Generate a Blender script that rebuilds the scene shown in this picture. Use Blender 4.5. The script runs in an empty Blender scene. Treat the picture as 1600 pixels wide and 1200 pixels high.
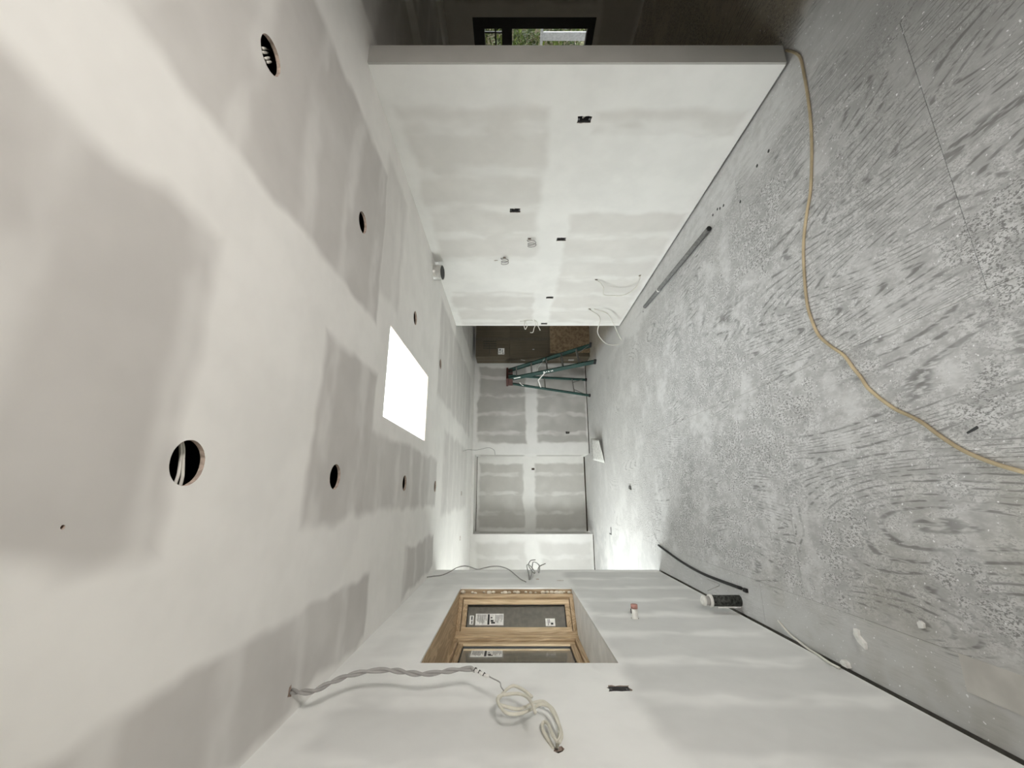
import bpy, bmesh, math, random
from mathutils import Vector, Matrix
from mathutils.geometry import tessellate_polygon

random.seed(7)
scene = bpy.context.scene
COL = scene.collection

# ------------------------------------------------------------------ camera
EYE = 1.603                       # eye height (m)
YAW = math.atan(170 / 640.0)      # turned a little to the right of the room's length
cam_d = bpy.data.cameras.new('camera')
cam_d.sensor_fit = 'HORIZONTAL'
cam_d.sensor_width = 36.0
cam_d.lens = 640 / 1600 * 36.0
cam_d.clip_start = 0.02
cam_d.clip_end = 200
cam_d.shift_x = -1 / 1600
cam = bpy.data.objects.new('camera', cam_d)
COL.objects.link(cam)
fwd = Vector((math.sin(YAW), math.cos(YAW), 0))
rgt = Vector((math.cos(YAW), -math.sin(YAW), 0))
# the phone was held on its side: the top of the frame points to the room's right
xa, ya, za = Vector((0, 0, -1)), rgt, -fwd
M = Matrix((xa, ya, za)).transposed().to_4x4()
M.translation = Vector((0, 0, EYE))
cam.matrix_world = M
scene.camera = cam

# ------------------------------------------------------------------ world, light, exposure
world = bpy.data.worlds.new('overcast_sky')
scene.world = world
world.use_nodes = True
bg = world.node_tree.nodes['Background']
bg.inputs['Color'].default_value = (0.97, 0.985, 1.0, 1)
bg.inputs['Strength'].default_value = 21.0

def portal(name, loc, rot, sx, sy):
    l = bpy.data.lights.new(name, 'AREA')
    l.shape = 'RECTANGLE'; l.size = sx; l.size_y = sy
    l.cycles.is_portal = True
    o = bpy.data.objects.new(name, l); COL.objects.link(o)
    o.location = loc; o.rotation_euler = rot
    return o

H = 2.44
SKX0, SKX1, SKY0, SKY1 = 0.477, 1.110, 2.610, 3.905      # skylight shaft
ROOF = 2.93
GLY0, GLY1, GLZ0, GLZ1, GLX = 5.50, 7.15, 0.60, 2.25, -2.60   # garden glazing in the alcove
portal('skylight_portal', ((SKX0+SKX1)/2, (SKY0+SKY1)/2, ROOF+0.14), (0, 0, 0), 0.66, 1.32)
RWY0, RWY1, RWZ0, RWZ1 = 0.45, 0.85, 0.10, 2.20                # narrow unseen sidelight, added beside the viewer to brighten the right wall
portal('sidelight_portal', (-1.03, (RWY0+RWY1)/2, (RWZ0+RWZ1)/2), (0, -math.pi/2, 0), RWZ1-RWZ0, RWY1-RWY0)
portal('alcove_portal', (GLX-0.20, (GLY0+GLY1)/2, (GLZ0+GLZ1)/2), (0, -math.pi/2, 0), GLZ1-GLZ0, GLY1-GLY0)

vs = scene.view_settings
vs.view_transform = 'Standard'; vs.look = 'None'; vs.gamma = 1.0; vs.use_curve_mapping = False
vs.exposure = 0.21
try:
    scene.cycles.max_bounces = 6
    scene.cycles.diffuse_bounces = 4
    scene.cycles.transparent_max_bounces = 16
    scene.cycles.use_denoising = True
    scene.cycles.use_adaptive_sampling = True
    scene.cycles.adaptive_threshold = 0.11
    scene.cycles.adaptive_min_samples = 16
    scene.cycles.sample_clamp_indirect = 12
    scene.cycles.caustics_reflective = False
    scene.cycles.caustics_refractive = False
except Exception:
    pass

# ------------------------------------------------------------------ helpers
def tag(o, label=None, cat=None, group=None, kind=None):
    if label: o['label'] = label
    if cat: o['category'] = cat
    if group: o['group'] = group
    if kind: o['kind'] = kind
    return o

def link(name, me, mats, parent=None, smooth=False):
    if not isinstance(mats, (list, tuple)): mats = [mats]
    for m in mats: me.materials.append(m)
    if smooth:
        for p in me.polygons: p.use_smooth = True
    o = bpy.data.objects.new(name, me)
    COL.objects.link(o)
    if parent: o.parent = parent
    return o

def from_bm(name, bm, mats, parent=None, smooth=False, recalc=True):
    if recalc: bmesh.ops.recalc_face_normals(bm, faces=bm.faces)
    me = bpy.data.meshes.new(name); bm.to_mesh(me); bm.free()
    return link(name, me, mats, parent, smooth)

def empty(name, loc=(0, 0, 0), rz=0.0):
    o = bpy.data.objects.new(name, None); COL.objects.link(o)
    o.location = loc; o.rotation_euler = (0, 0, rz); o.empty_display_size = 0.05
    return o

def add_box(bm, lo, hi, bevel=0.0, mi=0, mat=None):
    vs_ = [bm.verts.new((x, y, z)) for x in (lo[0], hi[0]) for y in (lo[1], hi[1]) for z in (lo[2], hi[2])]
    f = []
    for q in ((0,1,3,2),(4,6,7,5),(0,4,5,1),(2,3,7,6),(0,2,6,4),(1,5,7,3)):
        fc = bm.faces.new([vs_[i] for i in q]); fc.material_index = mi; f.append(fc)
    if bevel > 0:
        es = list({e for fc in f for e in fc.edges})
        bmesh.ops.bevel(bm, geom=es, offset=bevel, segments=2, affect='EDGES', profile=0.5)
    if mat is not None:
        bmesh.ops.transform(bm, matrix=mat, verts=vs_)
    return vs_

def box(name, lo, hi, m, parent=None, bevel=0.0):
    bm = bmesh.new(); add_box(bm, lo, hi, bevel)
    return from_bm(name, bm, m, parent)

def bar(name, p, q, w, d, m, parent=None, up=Vector((0, 0, 1)), bevel=0.0):
    """square bar from p to q, w wide across and d deep"""
    p, q = Vector(p), Vector(q); ax = (q - p); L = ax.length; ax.normalize()
    sx = ax.cross(up)
    if sx.length < 1e-5: sx = ax.cross(Vector((1, 0, 0)))
    sx.normalize(); sy = ax.cross(sx)
    bm = bmesh.new(); add_box(bm, (-w/2, -d/2, 0), (w/2, d/2, L), bevel)
    mt = Matrix((sx, sy, ax)).transposed().to_4x4(); mt.translation = p
    bmesh.ops.transform(bm, matrix=mt, verts=bm.verts)
    return from_bm(name, bm, m, parent)

def prism(bm, poly, z0, z1, mi=0):
    n = len(poly)
    a = [bm.verts.new((x, y, z0)) for x, y in poly]; b = [bm.verts.new((x, y, z1)) for x, y in poly]
    bm.faces.new(a[::-1]).material_index = mi; bm.faces.new(b).material_index = mi
    for i in range(n):
        bm.faces.new((a[i], a[(i+1) % n], b[(i+1) % n], b[i])).material_index = mi

def catmull(pts, sub=6):
    pts = [Vector(p) for p in pts]
    if len(pts) < 3: return pts
    P_ = [pts[0]*2-pts[1]] + pts + [pts[-1]*2-pts[-2]]
    out = []
    for i in range(1, len(P_)-2):
        p0, p1, p2, p3 = P_[i-1:i+3]
        for k in range(sub):
            t = k/sub
            out.append(0.5*((2*p1)+(p2-p0)*t+(2*p0-5*p1+4*p2-p3)*t*t+(3*p1-p0-3*p2+p3)*t**3))
    out.append(pts[-1])
    return out

def add_tube(bm, path, r, seg=8, mi=0, cap=True):
    path = [Vector(p) for p in path]; n = len(path)
    T = []
    for i in range(n):
        t = path[min(i+1, n-1)] - path[max(i-1, 0)]
        T.append(t.normalized() if t.length > 1e-9 else Vector((0, 0, 1)))
    nrm = T[0].orthogonal().normalized()
    rings = []
    for i in range(n):
        nrm = nrm - T[i]*nrm.dot(T[i])
        nrm = nrm.normalized() if nrm.length > 1e-6 else T[i].orthogonal().normalized()
        b = T[i].cross(nrm)
        rr = r[i] if isinstance(r, (list, tuple)) else r
        rings.append([bm.verts.new(path[i] + (nrm*math.cos(2*math.pi*k/seg)+b*math.sin(2*math.pi*k/seg))*rr) for k in range(seg)])
    for i in range(n-1):
        for k in range(seg):
            bm.faces.new((rings[i][k], rings[i][(k+1) % seg], rings[i+1][(k+1) % seg], rings[i+1][k])).material_index = mi
    if cap:
        bm.faces.new(rings[0][::-1]).material_index = mi; bm.faces.new(rings[-1]).material_index = mi

def tube(name, pts, r, m, parent=None, sub=6, seg=8, smooth=True):
    bm = bmesh.new(); add_tube(bm, catmull(pts, sub) if sub else pts, r, seg)
    return from_bm(name, bm, m, parent, smooth)

def helix(path, rad, turns, phase):
    path = [Vector(p) for p in path]; n = len(path); out = []
    nrm = None
    for i in range(n):
        t = (path[min(i+1, n-1)] - path[max(i-1, 0)]).normalized()
        if nrm is None: nrm = t.orthogonal().normalized()
        nrm = (nrm - t*nrm.dot(t)).normalized(); b = t.cross(nrm)
        a = phase + 2*math.pi*turns*i/(n-1)
        out.append(path[i] + (nrm*math.cos(a)+b*math.sin(a))*rad)
    return out

def holed_slab(name, outer, holes, to3, thick, mats, parent=None, rim_mat=0, plain_rims=()):
    """flat board with cut-outs. outer / holes: 2-D loops; to3(u, v, w): w = 0 on the seen face, = thick behind."""
    loops = [outer] + holes
    flat = [p for l in loops for p in l]
    tris = tessellate_polygon([[Vector((p[0], p[1], 0)) for p in l] for l in loops])
    bm = bmesh.new()
    A = [bm.verts.new(to3(u, v, 0)) for u, v in flat]
    B = [bm.verts.new(to3(u, v, thick)) for u, v in flat]
    for t in tris:
        try:
            bm.faces.new([A[i] for i in t]); bm.faces.new([B[i] for i in reversed(t)])
        except ValueError: pass
    o = 0
    for li, l in enumerate(loops):
        n = len(l)
        for i in range(n):
            f = bm.faces.new((A[o+i], A[o+(i+1) % n], B[o+(i+1) % n], B[o+i]))
            if li > 0 and (li-1) not in plain_rims: f.material_index = rim_mat
        o += n
    return from_bm(name, bm, mats, parent)

def rect(u0, v0, u1, v1): return [(u0, v0), (u1, v0), (u1, v1), (u0, v1)]
def ragged(u0, v0, u1, v1, j=0.004, n=4):
    out = []
    c = rect(u0, v0, u1, v1)
    for i in range(4):
        a, b = c[i], c[(i+1) % 4]
        for k in range(n):
            t = k/n
            out.append((a[0]+(b[0]-a[0])*t+random.uniform(-j, j), a[1]+(b[1]-a[1])*t+random.uniform(-j, j)))
    return out
def circ(u, v, r, n=36, j=0.0): return [(u+(r+random.uniform(-j, j))*math.cos(2*math.pi*k/n), v+(r+random.uniform(-j, j))*math.sin(2*math.pi*k/n)) for k in range(n)]

# ------------------------------------------------------------------ materials
class NT:
    def __init__(s, name):
        s.m = bpy.data.materials.new(name); s.m.use_nodes = True
        s.t = s.m.node_tree; s.n = s.t.nodes; s.b = s.n['Principled BSDF']
    def add(s, ty, **kw):
        nd = s.n.new(ty)
        for k, v in kw.items(): setattr(nd, k, v)
        return nd
    def set(s, sock, v):
        if hasattr(v, 'is_output') or isinstance(v, bpy.types.NodeSocket): s.t.links.new(v, sock)
        else: sock.default_value = v
    def math(s, op, a, b=None, c=None, clamp=False):
        nd = s.add('ShaderNodeMath', operation=op); nd.use_clamp = clamp
        s.set(nd.inputs[0], a)
        if b is not None: s.set(nd.inputs[1], b)
        if c is not None: s.set(nd.inputs[2], c)
        return nd.outputs[0]
    def vmath(s, op, a, b=None):
        nd = s.add('ShaderNodeVectorMath', operation=op)
        s.set(nd.inputs[0], a)
        if b is not None: s.set(nd.inputs[1], b)
        return nd.outputs[0]
    def noise(s, vec, scale, detail=2.0, rough=0.5, dist=0.0):
        nd = s.add('ShaderNodeTexNoise')
        s.set(nd.inputs['Vector'], vec); nd.inputs['Scale'].default_value = scale
        nd.inputs['Detail'].default_value = detail; nd.inputs['Roughness'].default_value = rough
        nd.inputs['Distortion'].default_value = dist
        return nd.outputs['Fac'], nd.outputs['Color']
    def ramp(s, v, a, b, lo=0.0, hi=1.0, smooth=True):
        nd = s.add('ShaderNodeMapRange'); nd.interpolation_type = 'SMOOTHSTEP' if smooth else 'LINEAR'
        s.set(nd.inputs[0], v)
        for i, x in enumerate((a, b, lo, hi)): s.set(nd.inputs[1+i], x)
        return nd.outputs[0]
    def mix(s, f, a, b):
        nd = s.add('ShaderNodeMix', data_type='RGBA')
        s.set(nd.inputs[0], f)
        for sk, v in ((nd.inputs[6], a), (nd.inputs[7], b)):
            if isinstance(v, tuple) and len(v) == 3: v = v + (1,)
            s.set(sk, v)
        return nd.outputs[2]
    def pos(s): return s.add('ShaderNodeNewGeometry').outputs['Position']
    def obj(s): return s.add('ShaderNodeTexCoord').outputs['Object']
    def sep(s, v):
        nd = s.add('ShaderNodeSeparateXYZ'); s.set(nd.inputs[0], v); return nd.outputs
    def comb(s, x, y, z):
        nd = s.add('ShaderNodeCombineXYZ')
        for i, v in enumerate((x, y, z)): s.set(nd.inputs[i], v)
        return nd.outputs[0]
    def bump(s, hgt, strength, dist=0.01):
        nd = s.add('ShaderNodeBump'); s.set(nd.inputs['Height'], hgt)
        nd.inputs['Strength'].default_value = strength; nd.inputs['Distance'].default_value = dist
        s.t.links.new(nd.outputs[0], s.b.inputs['Normal'])
    def base(s, v, rough=0.6, metal=0.0, spec=0.3):
        if isinstance(v, tuple) and len(v) == 3: v = v + (1,)
        s.set(s.b.inputs['Base Color'], v)
        s.set(s.b.inputs['Roughness'], rough); s.b.inputs['Metallic'].default_value = metal
        s.b.inputs['Specular IOR Level'].default_value = spec
        return s.m

def plain(name, c, rough=0.6, metal=0.0, spec=0.3, var=0.12, scale=30.0, bump=0.0):
    n = NT(name); p = n.obj()
    f, _ = n.noise(p, scale, 3)
    dark = tuple(x*(1-var) for x in c); lite = tuple(min(1, x*(1+var)) for x in c)
    col = n.mix(n.ramp(f, 0.3, 0.7), dark, lite)
    if bump: n.bump(f, bump)
    return n.base(col, rough, metal, spec)

MUD = (0.84, 0.825, 0.80)
def drywall(name, axes, grays, paper=(0.60, 0.585, 0.56), mud=MUD, streak=None, dabs=None, soft=0.035):
    """bare board with joint compound. axes: the two world axes of the face; grays: rectangles where paper shows.
       streak: (axis index 0/1 across which the studs repeat, first stud, spacing)"""
    n = NT(name); p = n.pos()
    _, nc = n.noise(p, 2.6, 2, 0.6)
    off = n.vmath('SUBTRACT', nc, (0.5, 0.5, 0.5))
    sc_ = n.add('ShaderNodeVectorMath', operation='SCALE'); n.set(sc_.inputs[0], off); sc_.inputs[3].default_value = 0.16
    pd = n.vmath('ADD', p, sc_.outputs[0])
    s = n.sep(pd); u, v = s['XYZ'.index(axes[0])], s['XYZ'.index(axes[1])]
    g = None
    for r in grays:
        u0, v0, u1, v1 = r[:4]; sf = r[4] if len(r) > 4 else soft; amt = r[5] if len(r) > 5 else 1.0
        du = n.math('SUBTRACT', n.math('ABSOLUTE', n.math('SUBTRACT', u, (u0+u1)/2)), abs(u1-u0)/2)
        dv = n.math('SUBTRACT', n.math('ABSOLUTE', n.math('SUBTRACT', v, (v0+v1)/2)), abs(v1-v0)/2)
        d = n.math('MAXIMUM', du, dv)
        k = n.ramp(d, sf, -sf, 0.0, amt)
        g = k if g is None else n.math('MAXIMUM', g, k)
    if g is None: g = n.math('ADD', 0.0, 0.0)
    if streak:
        ax, s0, dl = streak[:3]
        w = (u, v)[ax]; o = (u, v)[1-ax]
        ph = n.math('ABSOLUTE', n.math('SUBTRACT', n.math('FRACT', n.math('DIVIDE', n.math('SUBTRACT', w, s0-dl/2), dl)), 0.5))
        band = n.ramp(ph, streak[4] if len(streak) > 4 else 0.24, 0.04)
        st = n.comb(n.math('MULTIPLY', w, 5.0), n.math('MULTIPLY', o, 2.6), 3.1)
        sf_, _ = n.noise(st, 1.0, 2, 0.6)
        band = n.math('MULTIPLY', band, n.ramp(sf_, 0.32, 0.60))
        g = n.math('MULTIPLY', g, n.math('SUBTRACT', 1.0, n.math('MULTIPLY', band, streak[3] if len(streak) > 3 else 0.75)))
    # knife marks and thin wipes of compound over the paper
    pf, _ = n.noise(p, 1.7, 2, 0.62)
    g = n.math('MULTIPLY', g, n.ramp(pf, 0.25, 0.55, 0.72, 1.0))
    mf, _ = n.noise(p, 3.5, 3, 0.6)
    mudc = n.mix(n.ramp(mf, 0.3, 0.7), tuple(x*0.965 for x in mud), tuple(min(1, x*1.03) for x in mud))
    papc = n.mix(n.ramp(mf, 0.3, 0.7), tuple(x*0.96 for x in paper), tuple(x*1.03 for x in paper))
    col = n.mix(g, mudc, papc)
    return n.base(col, 0.85, 0, 0.15)

m_gyp = plain('gypsum_edge', (0.46, 0.37, 0.31), 0.9, var=0.25, scale=60, bump=0.4)
m_cavity = plain('dark_framing', (0.10, 0.075, 0.05), 0.9)
m_plate = plain('gap_shade_lumber', (0.055, 0.042, 0.03), 0.9)  # colour blackened to stand in for shade in the gap under the boards
m_cable_grey = plain('grey_cable_sheath', (0.37, 0.36, 0.345), 0.5, var=0.06)
m_cable_white = plain('white_cable_sheath', (0.70, 0.68, 0.62), 0.45, var=0.06)
m_cable_cream = plain('cream_cable_sheath', (0.66, 0.64, 0.55), 0.45, var=0.06)
m_wire = plain('thin_grey_wire', (0.30, 0.295, 0.28), 0.5)
m_black = plain('black_plastic', (0.018, 0.018, 0.018), 0.45)
m_boxgrey = plain('dull_dark_steel', (0.10, 0.10, 0.10), 0.5, 0.3, 0.5, 0.2)
m_galv = plain('galvanised_sheet', (0.62, 0.61, 0.58), 0.4, 0.55, 0.5, 0.12, 18)
m_white = plain('white_pvc', (0.78, 0.77, 0.73), 0.45)
m_sheet = plain('paper_white', (0.82, 0.81, 0.78), 0.7)
m_ink = plain('printed_black_ink', (0.03, 0.03, 0.03), 0.6)

def wood(name, c1, c2, scale=9.0, axis='Z', rough=0.55):
    n = NT(name); p = n.obj(); s = n.sep(p)
    k = 0.12
    v = n.comb(n.math('MULTIPLY', s[0], k if axis == 'X' else 1.0), n.math('MULTIPLY', s[1], k if axis == 'Y' else 1.0), n.math('MULTIPLY', s[2], k if axis == 'Z' else 1.0))
    a, _ = n.noise(v, scale, 3, 0.5, 0.6)
    g = n.math('SINE', n.math('MULTIPLY', a, 60.0))
    b, _ = n.noise(v, scale*9, 3)
    f = n.math('ADD', n.math('MULTIPLY', n.ramp(g, -1, 1), 0.45), n.math('MULTIPLY', b, 0.55))
    col = n.mix(n.ramp(f, 0.2, 0.8), c1, c2)
    n.bump(f, 0.08, 0.004)
    return n.base(col, rough, 0, 0.3)
m_pine = wood('clear_pine_upright', (0.42, 0.305, 0.185), (0.58, 0.44, 0.285))
m_pine_y = wood('clear_pine_lengthwise', (0.42, 0.305, 0.185), (0.58, 0.44, 0.285), axis='Y')
m_pine_pale = wood('pale_pine', (0.60, 0.455, 0.285), (0.74, 0.585, 0.385))
m_fence = wood('weathered_fence_wood', (0.16, 0.135, 0.085), (0.26, 0.225, 0.15))

def glass_mat(name, tint=(0.93, 0.95, 0.94), refl=0.07):
    n = NT(name); n.n.remove(n.b)
    out = n.n['Material Output']
    tr = n.add('ShaderNodeBsdfTransparent'); tr.inputs[0].default_value = tint + (1,)
    gl = n.add('ShaderNodeBsdfGlossy'); gl.inputs['Roughness'].default_value = 0.02
    lw_ = n.add('ShaderNodeLayerWeight'); lw_.inputs[0].default_value = 0.5
    fr_o = n.math('ADD', n.math('MULTIPLY', n.math('POWER', lw_.outputs['Facing'], 4.0), 0.5), 0.03)
    mx = n.add('ShaderNodeMixShader')
    n.t.links.new(fr_o, mx.inputs[0]); n.t.links.new(tr.outputs[0], mx.inputs[1]); n.t.links.new(gl.outputs[0], mx.inputs[2])
    n.t.links.new(mx.outputs[0], out.inputs[0])
    return n.m
m_glass = glass_mat('clear_window_glass')

# plywood subfloor smeared with compound dust
def plywood_mat():
    n = NT('dusty_plywood'); p = n.obj(); w = n.pos()
    rnd = n.add('ShaderNodeObjectInfo').outputs['Random']
    off = n.comb(n.math('MULTIPLY', rnd, 37.0), n.math('MULTIPLY', rnd, 91.0), 0.0)
    q = n.vmath('ADD', p, off); s = n.sep(q); sw = n.sep(w)
    st = n.comb(s[0], n.math('MULTIPLY', s[1], 0.15), 0.0)
    a, _ = n.noise(st, 2.2, 1.0, 0.4, 0.2)
    line = n.math('SINE', n.math('MULTIPLY', a, 330.0))
    brk, _ = n.noise(n.comb(s[0], n.math('MULTIPLY', s[1], 0.22), 0.0), 70, 1, 0.6)
    lines = n.math('MULTIPLY', n.ramp(line, 0.3, 0.95), n.ramp(brk, 0.38, 0.56))
    st3 = n.comb(s[0], n.math('MULTIPLY', s[1], 0.5), 0.0)
    sp1, _ = n.noise(st3, 100, 2, 0.7)
    sp0, _ = n.noise(st3, 260, 1, 0.6)
    mid, _ = n.noise(st3, 17, 3, 0.7)
    reg, _ = n.noise(w, 1.4, 2, 0.6)
    reg2, _ = n.noise(n.vmath('ADD', w, (7.3, 2.1, 0)), 2.6, 3, 0.65)
    near = n.ramp(sw[1], 2.9, 1.7)                 # here the grain was swept bare
    lf = n.ramp(n.math('ADD', reg, n.math('MULTIPLY', near, 0.13)), 0.50, 0.60)
    spk = n.math('MULTIPLY', n.ramp(n.math('ADD', sp1, n.math('MULTIPLY', n.math('SUBTRACT', sp0, 0.5), 0.6)), 0.46, 0.62), n.ramp(n.math('ADD', mid, n.math('MULTIPLY', n.math('SUBTRACT', reg2, 0.5), -0.8)), 0.36, 0.56))
    dark = n.math('MAXIMUM', n.math('MULTIPLY', n.math('MULTIPLY', lines, 0.85), lf), n.math('MULTIPLY', spk, n.math('SUBTRACT', 1.0, n.math('MULTIPLY', lf, 0.5))))
    # smooth skim of compound: patches, and along both walls
    skim = n.ramp(reg2, 0.55, 0.66)
    wob = n.math('MULTIPLY', n.math('SUBTRACT', reg2, 0.5), 0.8)
    edgeL = n.ramp(n.math('ADD', sw[0], wob), -0.46, -0.66)
    edgeR = n.math('MULTIPLY', n.ramp(n.math('ADD', sw[0], n.math('MULTIPLY', wob, 0.6)), 2.00, 2.14), n.ramp(sw[0], 2.55, 2.42))
    edge = n.math('MAXIMUM', edgeL, edgeR)
    sk = n.math('MAXIMUM', n.math('MULTIPLY', skim, 0.7), n.math('MULTIPLY', edge, 0.93))
    dark = n.math('MULTIPLY', dark, n.math('SUBTRACT', 1.0, sk))
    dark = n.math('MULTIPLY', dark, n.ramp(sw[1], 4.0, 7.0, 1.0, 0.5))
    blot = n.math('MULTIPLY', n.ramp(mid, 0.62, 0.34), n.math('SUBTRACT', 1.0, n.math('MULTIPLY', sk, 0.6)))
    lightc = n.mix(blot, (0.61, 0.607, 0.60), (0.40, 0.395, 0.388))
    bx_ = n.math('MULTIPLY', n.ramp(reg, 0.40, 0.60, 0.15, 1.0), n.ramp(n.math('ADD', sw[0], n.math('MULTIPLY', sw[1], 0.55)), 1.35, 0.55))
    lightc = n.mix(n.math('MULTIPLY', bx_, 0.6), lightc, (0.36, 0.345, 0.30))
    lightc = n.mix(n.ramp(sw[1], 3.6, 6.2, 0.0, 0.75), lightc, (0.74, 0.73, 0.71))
    bare = n.math('MULTIPLY', n.ramp(sw[1], 2.0, 1.2), n.ramp(sw[0], 0.7, 1.7))  # base colour gets darker towards the near right corner
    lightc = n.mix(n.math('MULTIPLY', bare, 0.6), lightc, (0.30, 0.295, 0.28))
    lightc = n.mix(n.math('MULTIPLY', n.math('MULTIPLY', edgeL, n.ramp(reg2, 0.40, 0.58)), 0.8), lightc, (0.55, 0.55, 0.54))
    old = n.ramp(sw[0], 2.45, 2.75)                # the next room was not mudded: bare boards
    lightc = n.mix(n.math('MULTIPLY', old, 0.9), lightc, (0.42, 0.37, 0.29))
    chips, _ = n.noise(w, 60, 1, 0.5)
    lightc = n.mix(n.ramp(chips, 0.70, 0.75), lightc, (0.80, 0.80, 0.80))
    col = n.mix(n.math('MULTIPLY', dark, 0.78), lightc, (0.125, 0.120, 0.115))
    return n.base(col, 0.78, 0, 0.2)
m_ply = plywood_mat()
m_seam = plain('subfloor_joist_top', (0.14, 0.13, 0.11), 0.9)

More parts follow.
